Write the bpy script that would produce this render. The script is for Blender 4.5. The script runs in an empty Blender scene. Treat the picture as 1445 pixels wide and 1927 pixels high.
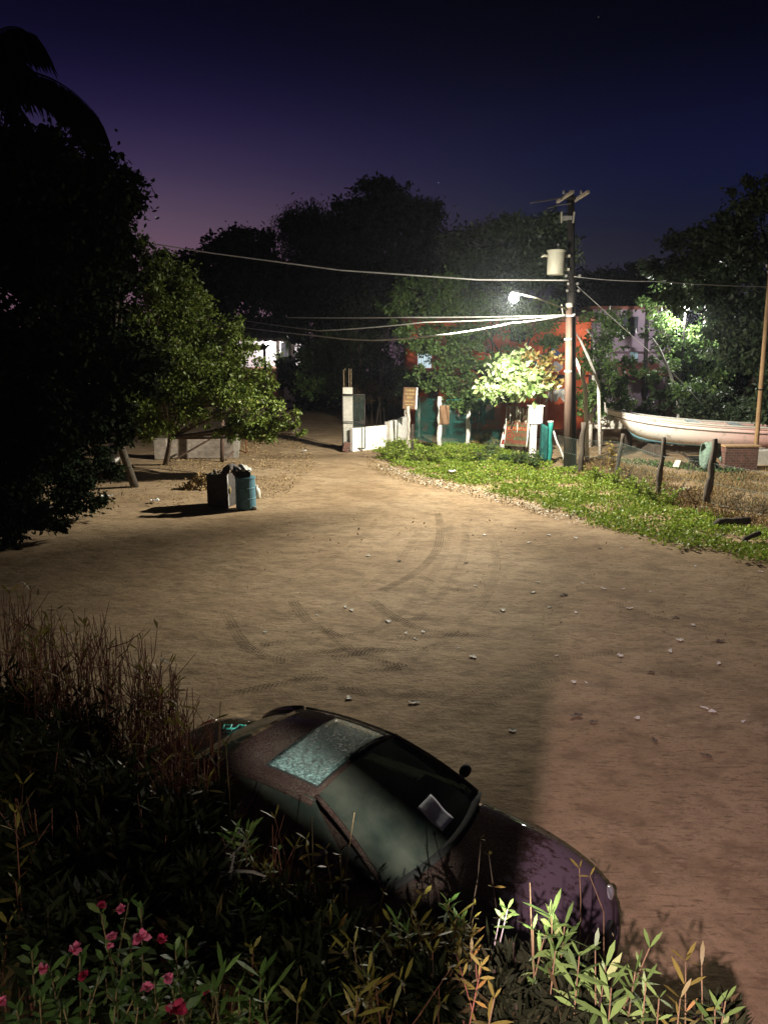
import bpy, math, random
import numpy as np
from mathutils import Vector, Matrix
R = math.radians
PI = math.pi
C = bpy.context.scene.collection
SC = bpy.context.scene
rnd = random.Random(7)
rng = np.random.default_rng(11)

# ------------------------------------------------------------ camera
CAM_H, PITCH, FPX = 4.5, 12.0, 1447.0
cd = bpy.data.cameras.new('camera')
cam = bpy.data.objects.new('camera', cd); C.objects.link(cam)
cam.location = (0, 0, CAM_H); cam.rotation_euler = (R(90 - PITCH), 0, 0)
cd.sensor_fit = 'HORIZONTAL'; cd.sensor_width = 36; cd.lens = 36 * FPX / 1445
cd.clip_start = 0.05; cd.clip_end = 2000
SC.camera = cam
# ------------------------------------------------------------ world: dusk sky, violet afterglow low on the left
W = bpy.data.worlds.new('World'); SC.world = W; W.use_nodes = True
def build_world():
    nt = W.node_tree; N = nt.nodes; L = nt.links
    bg = N['Background']
    tc = N.new('ShaderNodeTexCoord'); sp = N.new('ShaderNodeSeparateXYZ')
    L.new(tc.outputs['Generated'], sp.inputs[0])
    def lin(c): return tuple((v / 255 / 12.92 if v / 255 < .04045 else ((v / 255 + .055) / 1.055) ** 2.4) for v in c) + (1,)
    def ramp(stops):
        r = N.new('ShaderNodeValToRGB'); r.color_ramp.interpolation = 'B_SPLINE'
        e = r.color_ramp.elements
        while len(e) < len(stops): e.new(.5)
        for k, (p, c) in zip(e, stops): k.position = p; k.color = lin(c)
        L.new(sp.outputs['Z'], r.inputs[0]); return r
    a = ramp([(0, (128, 92, 106)), (.10, (112, 84, 102)), (.15, (90, 72, 91)), (.20, (60, 49, 80)), (.265, (27, 22, 57)), (.33, (9, 8, 30)), (.42, (3, 3, 9))])
    b = ramp([(0, (52, 46, 58)), (.12, (23, 25, 40)), (.19, (18, 22, 54)), (.25, (13, 14, 42)), (.31, (5, 6, 21)), (.40, (2, 2, 6))])
    mr = N.new('ShaderNodeMapRange'); mr.interpolation_type = 'SMOOTHSTEP'
    mr.inputs['From Min'].default_value = -.34; mr.inputs['From Max'].default_value = .22
    L.new(sp.outputs['X'], mr.inputs['Value'])
    mx = N.new('ShaderNodeMix'); mx.data_type = 'RGBA'
    L.new(mr.outputs[0], mx.inputs[0]); L.new(a.outputs[0], mx.inputs[6]); L.new(b.outputs[0], mx.inputs[7])
    sky = N.new('ShaderNodeTexSky'); sky.sky_type = 'NISHITA'; sky.sun_disc = False
    sky.sun_elevation = R(-6); sky.sun_rotation = R(-30)
    add = N.new('ShaderNodeMix'); add.data_type = 'RGBA'; add.blend_type = 'ADD'; add.inputs[0].default_value = .02
    L.new(mx.outputs[2], add.inputs[6]); L.new(sky.outputs[0], add.inputs[7])
    prev = add.outputs[2]
    for px, py, s in STARS:                      # the few stars, fixed in the sky
        d = ray(px, py).normalized()
        dt = N.new('ShaderNodeVectorMath'); dt.operation = 'DOT_PRODUCT'; dt.inputs[1].default_value = d
        L.new(tc.outputs['Generated'], dt.inputs[0])
        g = N.new('ShaderNodeMath'); g.operation = 'GREATER_THAN'; g.inputs[1].default_value = math.cos(.0008)
        L.new(dt.outputs['Value'], g.inputs[0])
        m = N.new('ShaderNodeMix'); m.data_type = 'RGBA'; m.inputs[7].default_value = (s, s, s * 1.1, 1)
        L.new(g.outputs[0], m.inputs[0]); L.new(prev, m.inputs[6]); prev = m.outputs[2]
    L.new(prev, bg.inputs[0]); bg.inputs[1].default_value = 1.0
STARS = [(825, 343, .22), (1126, 31, .07), (293, 408, .2)]
# ------------------------------------------------------------ pixel helpers (photograph pixels -> place)
cP, sP = math.cos(R(PITCH)), math.sin(R(PITCH))
def ray(px, py):
    dx = (px - 722.5) / FPX; dy = (963.5 - py) / FPX
    return Vector((dx, cP + dy * sP, -sP + dy * cP))
def P(px, py, Y):
    d = ray(px, py); return Vector((0, 0, CAM_H)) + d * (Y / d.y)
def G(px, py, z=0.0):
    d = ray(px, py); return Vector((0, 0, CAM_H)) + d * ((z - CAM_H) / d.z)
build_world()
SC.view_settings.view_transform = 'Standard'; SC.view_settings.look = 'None'
SC.view_settings.exposure = 0; SC.view_settings.gamma = 1
SC.cycles.max_bounces = 8; SC.cycles.transparent_max_bounces = 16
SC.cycles.sample_clamp_indirect = 4
# ------------------------------------------------------------ lamps the place has
ZS = 1                                            # which way the lamp's own Z reads
LAMP = P(967, 560, 25.8)
def lamp(name, loc, watts, col, size, batwing=False):
    ld = bpy.data.lights.new(name, 'POINT'); ld.energy = watts; ld.color = col; ld.shadow_soft_size = size
    o = bpy.data.objects.new(name, ld); C.objects.link(o); o.location = loc
    if batwing:                                   # street luminaire: throws more light sideways than straight down
        ld.use_nodes = True; N = ld.node_tree.nodes; L = ld.node_tree.links
        em = N['Emission']; tc = N.new('ShaderNodeTexCoord'); sp = N.new('ShaderNodeSeparateXYZ')
        L.new(tc.outputs['Normal'], sp.inputs[0])
        mr = N.new('ShaderNodeMapRange'); mr.inputs['From Min'].default_value = 1 * ZS; mr.inputs['From Max'].default_value = -1 * ZS; L.new(sp.outputs['Z'], mr.inputs['Value'])
        cr = N.new('ShaderNodeValToRGB'); e = cr.color_ramp.elements; L.new(mr.outputs[0], cr.inputs[0])
        st = [(0, .07), (.40, .13), (.46, .13), (.51, .27), (.56, .44), (.62, .52), (.65, .62), (.69, 1.0), (.74, .88), (.8, .66), (.885, .40), (1, .34)]
        while len(e) < len(st): e.new(.5)
        for k, (q, w) in zip(e, st): k.position = q; k.color = (w, w, w, 1)
        def sm(src, a, b):
            q = N.new('ShaderNodeMapRange'); q.interpolation_type = 'SMOOTHSTEP'; q.inputs['From Min'].default_value = a; q.inputs['From Max'].default_value = b; L.new(sp.outputs[src], q.inputs['Value']); return q.outputs[0]
        def ma(op, a, b):
            q = N.new('ShaderNodeMath'); q.operation = op
            for k, w in enumerate((a, b)):
                if isinstance(w, float): q.inputs[k].default_value = w
                else: L.new(w, q.inputs[k])
            return q.outputs[0]
        side = ma('MAXIMUM', ma('MULTIPLY', sm('X', -.36, -.72), sm('Y', -.35, -.58)), ma('MULTIPLY', sm('X', -.30, .04), ma('MULTIPLY', sm('Y', -.62, -.86), .72)))   # beam dimmed near left to stand for tree shade, and dimmed near right
        mu = N.new('ShaderNodeMath'); mu.operation = 'MULTIPLY'; L.new(cr.outputs[0], mu.inputs[0]); L.new(ma('SUBTRACT', 1.0, ma('MULTIPLY', side, .84)), mu.inputs[1])
        L.new(mu.outputs[0], em.inputs['Strength'])
    return o
lamp('street_light', LAMP, 19000, (1, .93, .78), .12, True)
lamp('yard_light', P(1287, 585, 40), 2600, (1, .97, .92), .15)
lamp('porch_light', P(506, 652, 64), 420, (1, .95, .95), .2)
_a, _b = G(1012, 1480), G(1034, 1300)               # the edge of that lamp's light on the dirt
_k = (_b.x - _a.x) / (_b.y - _a.y)
LA = Vector((_a.x + _k * (-1.6 - _a.y), -1.6, 5.65))   # wall lamp of the house behind the camera, lights the lot on the right
_hl = bpy.data.lights.new('house_light', 'SPOT'); _hl.energy = 3700; _hl.color = (1, .71, .79); _hl.shadow_soft_size = .022; _hl.spot_size = R(64); _hl.spot_blend = 1
_ho = bpy.data.objects.new('house_light', _hl); C.objects.link(_ho); _ho.location = LA; _ho.rotation_euler = (G(1150, 1590) - LA).to_track_quat('-Z', 'Y').to_euler()
LB = Vector((.8, -1.2, 5.0))                     # unseen spotlight behind two added slabs, throws a light patch on the parked car
_sp = bpy.data.lights.new('car_patch_light', 'SPOT'); _sp.energy = 7000; _sp.color = (1, .97, .84); _sp.shadow_soft_size = .012
_sp.spot_size = R(15.5); _sp.spot_blend = .5; _l = bpy.data.objects.new('car_patch_light', _sp); C.objects.link(_l)
_l.location = LB; _l.rotation_euler = (G(668, 1480, 1.3) - LB).to_track_quat('-Z', 'Y').to_euler()
lamp('balcony_light', Vector((-.45, -.1, 3.45)), 58, (1, .93, .74), .06)
# ------------------------------------------------------------ mesh helpers
class MB:
    def __init__(s): s.v = []; s.f = []
    def add(s, vs, fs):
        o = len(s.v); s.v += [tuple(v) for v in vs]; s.f += [tuple(i + o for i in f) for f in fs]; return s
    def box(s, c, d, rot=None, taper=1.0):
        M = rot if rot is not None else Matrix.Identity(3)
        vs = []
        for z in (-1, 1):
            t = taper if z > 0 else 1
            for x, y in ((-1, -1), (1, -1), (1, 1), (-1, 1)):
                vs.append(Vector(c) + M @ Vector((x * d[0] / 2 * t, y * d[1] / 2 * t, z * d[2] / 2)))
        return s.add(vs, [(3, 2, 1, 0), (4, 5, 6, 7), (0, 1, 5, 4), (1, 2, 6, 5), (2, 3, 7, 6), (3, 0, 4, 7)])
    def tube(s, pts, rad, n=6, cap=True):
        pts = [Vector(p) for p in pts]
        if not hasattr(rad, '__len__'): rad = [rad] * len(pts)
        o = []; up = None
        for i, p in enumerate(pts):
            t = (pts[min(i + 1, len(pts) - 1)] - pts[max(i - 1, 0)])
            t = t.normalized() if t.length > 1e-9 else Vector((0, 0, 1))
            if up is None: up = Vector((1, 0, 0)) if abs(t.x) < .9 else Vector((0, 1, 0))
            a = t.cross(up)
            a = a.normalized() if a.length > 1e-6 else t.orthogonal().normalized()
            b = t.cross(a); up = -b if False else up
            for k in range(n):
                w = 2 * PI * k / n
                o.append(p + (a * math.cos(w) + b * math.sin(w)) * rad[i])
        f = []
        for i in range(len(pts) - 1):
            for k in range(n):
                f.append((i * n + k, i * n + (k + 1) % n, (i + 1) * n + (k + 1) % n, (i + 1) * n + k))
        if cap: f.append(tuple(range(n - 1, -1, -1))); f.append(tuple((len(pts) - 1) * n + k for k in range(n)))
        return s.add(o, f)
    def lathe(s, prof, n=20, M=None, wob=0):
        M = M or Matrix.Identity(4); vs = []
        for r, z in prof:
            for k in range(n):
                w = 2 * PI * k / n; rr = r * (1 + wob * math.sin(3 * w + z * 9))
                vs.append(M @ Vector((rr * math.cos(w), rr * math.sin(w), z)))
        f = []
        for i in range(len(prof) - 1):
            for k in range(n):
                f.append((i * n + k, i * n + (k + 1) % n, (i + 1) * n + (k + 1) % n, (i + 1) * n + k))
        f.append(tuple(range(n - 1, -1, -1))); f.append(tuple((len(prof) - 1) * n + k for k in range(n)))
        return s.add(vs, f)
    def ball(s, c, r, n=12, m=8):
        c = Vector(c); r = Vector(r) if hasattr(r, '__len__') else Vector((r, r, r))
        vs = [c + Vector((r.x * math.sin(PI * (i + .001) / (m + .002)) * math.cos(2 * PI * k / n), r.y * math.sin(PI * (i + .001) / (m + .002)) * math.sin(2 * PI * k / n), -r.z * math.cos(PI * i / m))) for i in range(m + 1) for k in range(n)]
        return s.add(vs, [(i * n + k, i * n + (k + 1) % n, (i + 1) * n + (k + 1) % n, (i + 1) * n + k) for i in range(m) for k in range(n)])
    def grid(s, fn, nu, nv):
        vs = [fn(i / nu, j / nv) for i in range(nu + 1) for j in range(nv + 1)]
        return s.add(vs, [(i * (nv + 1) + j, (i + 1) * (nv + 1) + j, (i + 1) * (nv + 1) + j + 1, i * (nv + 1) + j + 1) for i in range(nu) for j in range(nv)])
    def prism(s, poly, d):
        n = len(poly); d = Vector(d); a = [Vector(p) for p in poly]
        return s.add(a + [p + d for p in a], [tuple(range(n - 1, -1, -1)), tuple(range(n, 2 * n))] + [(i, (i + 1) % n, n + (i + 1) % n, n + i) for i in range(n)])
    def obj(s, name, m, parent=None, smooth=False, bevel=0, origin=None, solid=0, subsurf=0):
        me = bpy.data.meshes.new(name)
        vs = s.v
        if origin is not None: vs = [(v[0] - origin[0], v[1] - origin[1], v[2] - origin[2]) for v in vs]
        me.from_pydata(vs, [], s.f); me.update(); me.materials.append(m)
        if smooth: me.shade_smooth()
        o = bpy.data.objects.new(name, me); C.objects.link(o)
        if origin is not None: o.location = origin
        return finish(o, parent, bevel, solid, subsurf)
def finish(o, parent, bevel=0, solid=0, subsurf=0):
    if parent is not None:
        o.parent = parent; w = parent; T = Vector((0, 0, 0))
        o.matrix_parent_inverse = WM(parent).inverted()
    if solid: m = o.modifiers.new('solid', 'SOLIDIFY'); m.thickness = solid; m.offset = 0
    if bevel: m = o.modifiers.new('bevel', 'BEVEL'); m.width = bevel; m.segments = 2; m.limit_method = 'ANGLE'
    if subsurf: m = o.modifiers.new('sub', 'SUBSURF'); m.levels = m.render_levels = subsurf
    return o
def WM(o):
    M = Matrix.LocRotScale(o.location, o.rotation_euler, o.scale)
    return (WM(o.parent) @ o.matrix_parent_inverse @ M) if o.parent else M
def npmesh(name, V, F, m, parent=None, smooth=False):
    """V (n,3) floats, F (k,q) ints"""
    me = bpy.data.meshes.new(name); k, q = F.shape
    me.vertices.add(len(V)); me.vertices.foreach_set('co', V.astype(np.float32).ravel())
    me.loops.add(k * q); me.loops.foreach_set('vertex_index', F.astype(np.int32).ravel())
    me.polygons.add(k); me.polygons.foreach_set('loop_start', np.arange(0, k * q, q, dtype=np.int32))
    me.update(calc_edges=True); me.materials.append(m)
    if smooth: me.shade_smooth()
    o = bpy.data.objects.new(name, me); C.objects.link(o)
    return finish(o, parent)
def tag(o, label=None, cat=None, group=None, kind=None):
    if label: o['label'] = label
    if cat: o['category'] = cat
    if group: o['group'] = group
    if kind: o['kind'] = kind
    return o
def thing(name, label, cat, loc=(0, 0, 0), rz=0, group=None):
    o = bpy.data.objects.new(name, None); C.objects.link(o); o.empty_display_size = .2
    o.location = loc; o.rotation_euler = (0, 0, rz)
    return tag(o, label, cat, group)
def dup(root, loc, rz=0, label=None, group=None, scale=1):
    r = root.copy(); C.objects.link(r); r.location = loc; r.rotation_euler = (0, 0, rz); r.scale = (scale,) * 3
    if label: r['label'] = label
    if group: r['group'] = group
    for ch in list(root.children):
        c = ch.copy(); C.objects.link(c); c.parent = r
        for g in ch.children:
            d = g.copy(); C.objects.link(d); d.parent = c
    return r
def rotz(a): return Matrix.Rotation(a, 3, 'Z')
def align(d):                                      # rotation taking +Z to d
    return Vector((0, 0, 1)).rotation_difference(Vector(d).normalized()).to_matrix()
# ------------------------------------------------------------ materials
def newmat(name):
    m = bpy.data.materials.new(name); m.use_nodes = True
    return m, m.node_tree.nodes, m.node_tree.links, m.node_tree.nodes['Principled BSDF']
def mat(name, col, rough=.8, metal=0, var=.25, scale=6, bump=.3, col2=None, coat=0, detail=6, spots=None, stretch=None, spec=.3):
    m, N, L, b = newmat(name)
    tc = N.new('ShaderNodeTexCoord'); vec = tc.outputs['Object']
    if stretch:
        mp = N.new('ShaderNodeMapping'); mp.inputs['Scale'].default_value = stretch; L.new(vec, mp.inputs[0]); vec = mp.outputs[0]
    n = N.new('ShaderNodeTexNoise'); n.inputs['Scale'].default_value = scale; n.inputs['Detail'].default_value = detail; n.inputs['Roughness'].default_value = .65
    L.new(vec, n.inputs['Vector'])
    r = N.new('ShaderNodeValToRGB'); e = r.color_ramp.elements
    c2 = col2 or tuple(min(1, c * (1 + var)) for c in col); c1 = tuple(c * (1 - var) for c in col)
    e[0].position = .32; e[0].color = (*c1, 1); e[1].position = .68; e[1].color = (*c2, 1)
    L.new(n.outputs[0], r.inputs[0]); out = r.outputs[0]
    if spots:
        sc, thr, sc_col = spots
        n2 = N.new('ShaderNodeTexNoise'); n2.inputs['Scale'].default_value = sc; n2.inputs['Detail'].default_value = 8; n2.inputs['Roughness'].default_value = .7
        L.new(vec, n2.inputs['Vector'])
        r2 = N.new('ShaderNodeValToRGB'); r2.color_ramp.elements[0].position = thr - .03; r2.color_ramp.elements[1].position = thr + .03
        L.new(n2.outputs[0], r2.inputs[0])
        mx = N.new('ShaderNodeMix'); mx.data_type = 'RGBA'; mx.inputs[7].default_value = (*sc_col, 1)
        L.new(r2.outputs[0], mx.inputs[0]); L.new(out, mx.inputs[6]); out = mx.outputs[2]
    L.new(out, b.inputs['Base Color'])
    b.inputs['Roughness'].default_value = rough; b.inputs['Metallic'].default_value = metal
    b.inputs['Specular IOR Level'].default_value = spec
    if coat: b.inputs['Coat Weight'].default_value = coat; b.inputs['Coat Roughness'].default_value = .05
    if bump:
        bp = N.new('ShaderNodeBump'); bp.inputs['Strength'].default_value = bump; bp.inputs['Distance'].default_value = .02
        L.new(n.outputs[0], bp.inputs['Height']); L.new(bp.outputs[0], b.inputs['Normal'])
    return m
def leafmat(name, c1, c2, c3=None, trans=.25, rough=.5, spec=.3):
    m, N, L, b = newmat(name)
    g = N.new('ShaderNodeNewGeometry'); r = N.new('ShaderNodeValToRGB'); e = r.color_ramp.elements
    e[0].color = (*c1, 1); e[1].color = (*c2, 1)
    if c3: k = e.new(.88); k.color = (*c2, 1); e[2].color = (*c3, 1)
    L.new(g.outputs['Random Per Island'], r.inputs[0]); L.new(r.outputs[0], b.inputs['Base Color'])
    b.inputs['Roughness'].default_value = rough; b.inputs['Specular IOR Level'].default_value = spec
    t = N.new('ShaderNodeBsdfTranslucent'); L.new(r.outputs[0], t.inputs[0])
    mx = N.new('ShaderNodeMixShader'); mx.inputs[0].default_value = trans
    L.new(b.outputs[0], mx.inputs[1]); L.new(t.outputs[0], mx.inputs[2]); L.new(mx.outputs[0], N['Material Output'].inputs[0])
    return m
def emitmat(name, col, s):
    m, N, L, b = newmat(name); b.inputs['Base Color'].default_value = (*col, 1)
    b.inputs['Emission Color'].default_value = (*col, 1); b.inputs['Emission Strength'].default_value = s; return m
M = {}
M['bark'] = mat('bark', (.10, .075, .055), .9, var=.5, scale=9, bump=.8, stretch=(1, 1, .25))
M['bark_dark'] = mat('bark_dark', (.05, .04, .03), .9, var=.5, scale=9, bump=.8, stretch=(1, 1, .25))
M['whitewash'] = mat('whitewash', (.62, .60, .55), .85, var=.15, scale=5, bump=.5, spots=(4, .62, (.25, .2, .16)))
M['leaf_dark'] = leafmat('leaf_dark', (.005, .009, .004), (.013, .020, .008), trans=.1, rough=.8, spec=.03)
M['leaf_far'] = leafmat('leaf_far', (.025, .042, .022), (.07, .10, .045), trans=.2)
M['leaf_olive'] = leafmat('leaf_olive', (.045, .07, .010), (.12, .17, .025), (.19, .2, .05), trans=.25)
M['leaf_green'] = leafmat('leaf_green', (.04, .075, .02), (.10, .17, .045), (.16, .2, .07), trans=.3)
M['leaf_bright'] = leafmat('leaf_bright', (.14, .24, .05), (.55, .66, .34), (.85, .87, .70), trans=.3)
M['leaf_orange'] = leafmat('leaf_orange', (.16, .13, .03), (.34, .24, .08), (.4, .17, .06), trans=.3)
M['leaf_verge'] = leafmat('leaf_verge', (.10, .17, .015), (.28, .39, .05), (.42, .38, .11), trans=.3)
M['straw'] = leafmat('straw', (.16, .10, .04), (.32, .22, .09), (.12, .14, .04), trans=.2, rough=.8)
M['litter_leaf'] = leafmat('litter_leaf', (.12, .08, .035), (.36, .25, .11), (.5, .42, .26), trans=.1, rough=.8)
M['wood_post'] = mat('wood_post', (.085, .07, .055), .9, var=.5, scale=10, bump=.9, stretch=(1, 1, .2))
M['wood_pale'] = mat('wood_pale', (.42, .38, .32), .9, var=.4, scale=10, bump=.8, stretch=(1, 1, .2))
M['wood_tan'] = mat('wood_tan', (.33, .21, .11), .8, var=.3, scale=8, bump=.4, stretch=(1, 1, .15))
M['pole_brown'] = mat('pole_brown', (.095, .062, .045), .75, var=.45, scale=7, bump=.5, stretch=(1, 1, .1))
M['pole_black'] = mat('pole_black', (.025, .022, .02), .85, var=.4, scale=7, bump=.5, stretch=(1, 1, .15))
M['iron'] = mat('iron', (.04, .035, .032), .6, .6, var=.4, scale=14, bump=.2)
M['rust'] = mat('rust', (.20, .085, .035), .85, .2, var=.5, scale=12, bump=.5)
M['galv'] = mat('galv', (.42, .42, .41), .5, .5, var=.2, scale=8, bump=.1)
M['cream_metal'] = mat('cream_metal', (.42, .41, .33), .55, .1, var=.12, scale=4, bump=.05)
M['wire'] = mat('wire', (.45, .45, .43), .55, 0, var=.2, scale=3, bump=0)
M['wire_teal'] = mat('wire_teal', (.02, .20, .17), .6, 0, var=.2, scale=3, bump=0)
M['wire_grey'] = mat('wire_grey', (.10, .14, .12), .6, .2, var=.3, scale=3, bump=0)
M['white_wall'] = mat('white_wall', (.78, .77, .72), .85, var=.08, scale=3, bump=.25, spots=(2.2, .68, (.45, .40, .32)))
M['concrete'] = mat('concrete', (.52, .50, .44), .9, var=.18, scale=7, bump=.6)
M['concrete_grey'] = mat('concrete_grey', (.30, .28, .24), .9, var=.25, scale=6, bump=.6)
M['iron_bar'] = mat('iron_bar', (.35, .27, .17), .8, .2, var=.4, scale=20, bump=.4)
M['blue_plastic'] = mat('blue_plastic', (.06, .15, .19), .55, var=.3, scale=5, bump=.1, spots=(7, .66, (.2, .22, .2)))
M['dark_steel'] = mat('dark_steel', (.05, .045, .04), .75, .2, var=.4, scale=9, bump=.3)
M['black_plastic'] = mat('black_plastic', (.015, .018, .016), .5, var=.3, scale=9, bump=.1)
M['milk_plastic'] = mat('milk_plastic', (.6, .58, .48), .5, var=.1, scale=4, bump=.05)
M['cloth_dark'] = mat('cloth_dark', (.09, .08, .075), .95, var=.4, scale=12, bump=.4)
M['cloth_white'] = mat('cloth_white', (.75, .75, .72), .9, var=.08, scale=12, bump=.4)
M['bag_clear'] = mat('bag_clear', (.55, .55, .5), .4, var=.2, scale=14, bump=.6)
M['paper'] = mat('paper', (.78, .75, .68), .9, var=.2, scale=30, bump=.3)
M['paper_dark'] = mat('paper_dark', (.12, .09, .065), .9, var=.4, scale=30, bump=.3)
M['orange_wall'] = mat('orange_wall', (.60, .12, .045), .85, var=.15, scale=2.5, bump=.2, spots=(1.6, .66, (.45, .14, .08)))
M['pink_wall'] = mat('pink_wall', (.62, .25, .19), .85, var=.1, scale=2.5, bump=.2)
M['lilac_wall'] = mat('lilac_wall', (.46, .36, .46), .85, var=.14, scale=2, bump=.2, spots=(1.4, .63, (.30, .25, .29)))
M['grey_shutter'] = mat('grey_shutter', (.07, .075, .09), .7, var=.2, scale=5, bump=.1)
M['roof_red'] = mat('roof_red', (.30, .12, .09), .85, var=.25, scale=6, bump=.5)
M['glass_dark'] = mat('glass_dark', (.02, .025, .03), .15, var=.1, scale=2, bump=0, spec=.5)
M['thatch'] = mat('thatch', (.12, .085, .055), .95, var=.5, scale=14, bump=1, stretch=(3, .6, 3))
M['lamp_on'] = emitmat('lamp_on', (1, .97, .9), 60)
M['window_on'] = emitmat('window_on', (.75, .95, 1), .9)
M['bulb_on'] = emitmat('bulb_on', (1, .97, .93), 30)
M['porch_wall'] = mat('porch_wall', (.72, .70, .72), .8, var=.08, scale=2, bump=.1)
M['black_paint'] = mat('black_paint', (.02, .02, .025), .6, var=.2, scale=4, bump=.1)
M['red_paint'] = mat('red_paint', (.26, .035, .02), .7, var=.35, scale=9, bump=.1)
M['yellow_paint'] = mat('yellow_paint', (.30, .22, .08), .7, var=.35, scale=9, bump=.1)
M['sign_green'] = mat('sign_green', (.10, .105, .05), .8, var=.4, scale=8, bump=.1)
M['sign_brown'] = mat('sign_brown', (.13, .075, .04), .8, var=.3, scale=8, bump=.1)
M['mural_blue'] = mat('mural_blue', (.08, .17, .42), .8, var=.3, scale=9, bump=.1)
M['mural_white'] = mat('mural_white', (.55, .57, .6), .8, var=.2, scale=9, bump=.1)
M['brick'] = None
def brickmat(name, c1, c2, mortar, sc=2.5):
    m, N, L, b = newmat(name)
    tc = N.new('ShaderNodeTexCoord'); mp = N.new('ShaderNodeMapping'); mp.inputs['Rotation'].default_value = (R(90), 0, 0)
    L.new(tc.outputs['Object'], mp.inputs[0])
    t = N.new('ShaderNodeTexBrick'); t.inputs['Scale'].default_value = sc; t.inputs['Mortar Size'].default_value = .022
    t.inputs['Color1'].default_value = (*c1, 1); t.inputs['Color2'].default_value = (*c2, 1); t.inputs['Mortar'].default_value = (*mortar, 1)
    L.new(mp.outputs[0], t.inputs[0])
    n = N.new('ShaderNodeTexNoise'); n.inputs['Scale'].default_value = 5; n.inputs['Detail'].default_value = 8; L.new(tc.outputs['Object'], n.inputs[0])
    mx = N.new('ShaderNodeMix'); mx.data_type = 'RGBA'; mx.blend_type = 'MULTIPLY'; mx.inputs[0].default_value = .8
    L.new(t.outputs[0], mx.inputs[6]); L.new(n.outputs[0], mx.inputs[7]); L.new(mx.outputs[2], b.inputs['Base Color'])
    b.inputs['Roughness'].default_value = .9
    bp = N.new('ShaderNodeBump'); bp.inputs['Strength'].default_value = .6; bp.inputs['Distance'].default_value = .02
    L.new(t.outputs[1], bp.inputs['Height']); bp.invert = True; L.new(bp.outputs[0], b.inputs['Normal'])
    return m
M['brick'] = brickmat('brick', (.55, .47, .38), (.42, .34, .27), (.5, .47, .42))
M['brick_red'] = brickmat('brick_red', (.22, .09, .06), (.15, .07, .05), (.2, .17, .15))
def groundmat():
    m, N, L, b = newmat('dirt')
    tc = N.new('ShaderNodeTexCoord'); v = tc.outputs['Object']
    def noise(sc, d=8, r=.65, st=None):
        n = N.new('ShaderNodeTexNoise'); n.inputs['Scale'].default_value = sc; n.inputs['Detail'].default_value = d; n.inputs['Roughness'].default_value = r
        if st:
            mp = N.new('ShaderNodeMapping'); mp.inputs['Scale'].default_value = st; mp.inputs['Rotation'].default_value = (0, 0, R(18))
            L.new(v, mp.inputs[0]); L.new(mp.outputs[0], n.inputs[0])
        else: L.new(v, n.inputs[0])
        return n.outputs[0]
    def ramp(src, stops):
        r = N.new('ShaderNodeValToRGB'); e = r.color_ramp.elements
        while len(e) < len(stops): e.new(.5)
        for k, (p, c) in zip(e, stops): k.position = p; k.color = (*c, 1) if hasattr(c, '__len__') else (c, c, c, 1)
        L.new(src, r.inputs[0]); return r.outputs[0]
    def mix(f, a, c, mode='MIX'):
        x = N.new('ShaderNodeMix'); x.data_type = 'RGBA'; x.blend_type = mode
        if isinstance(f, float): x.inputs[0].default_value = f
        else: L.new(f, x.inputs[0])
        L.new(a, x.inputs[6])
        if isinstance(c, tuple): x.inputs[7].default_value = (*c, 1)
        else: L.new(c, x.inputs[7])
        return x.outputs[2]
    n1 = noise(.35); n2 = noise(1.3, 10, .7, (1, 1.4, 1)); n3 = noise(24, 6, .7); n4 = noise(3.2, 8, .68, (1, 1.5, 1))
    base = ramp(n1, [(.3, (.27, .185, .105)), (.5, (.34, .245, .145)), (.72, (.41, .31, .195))])
    base = mix(ramp(n2, [(.38, .6), (.54, 0)]), base, (.16, .11, .062))
    base = mix(ramp(n4, [(.36, .5), (.48, 0)]), base, (.13, .085, .05))
    base = mix(ramp(n3, [(.34, .7), (.45, 0)]), base, (.17, .12, .07))
    base = mix(ramp(n3, [(.64, 0), (.72, .5)]), base, (.52, .42, .29))
    n5 = noise(11, 7, .7, (.55, 2.4, 1)); base = mix(ramp(n5, [(.36, .75), (.46, 0)]), base, (.13, .088, .05))
    L.new(base, b.inputs['Base Color']); b.inputs['Roughness'].default_value = .95; b.inputs['Specular IOR Level'].default_value = .15
    h = N.new('ShaderNodeMath'); h.operation = 'MULTIPLY_ADD'; h.inputs[1].default_value = 1.6; L.new(n2, h.inputs[0]); L.new(n4, h.inputs[2])
    h2 = N.new('ShaderNodeMath'); h2.operation = 'MULTIPLY_ADD'; h2.inputs[1].default_value = .22; L.new(n3, h2.inputs[0]); L.new(h.outputs[0], h2.inputs[2])
    bp = N.new('ShaderNodeBump'); bp.inputs['Strength'].default_value = .45; bp.inputs['Distance'].default_value = .05
    L.new(h2.outputs[0], bp.inputs['Height']); L.new(bp.outputs[0], b.inputs['Normal'])
    return m
M['dirt'] = groundmat()
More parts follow.
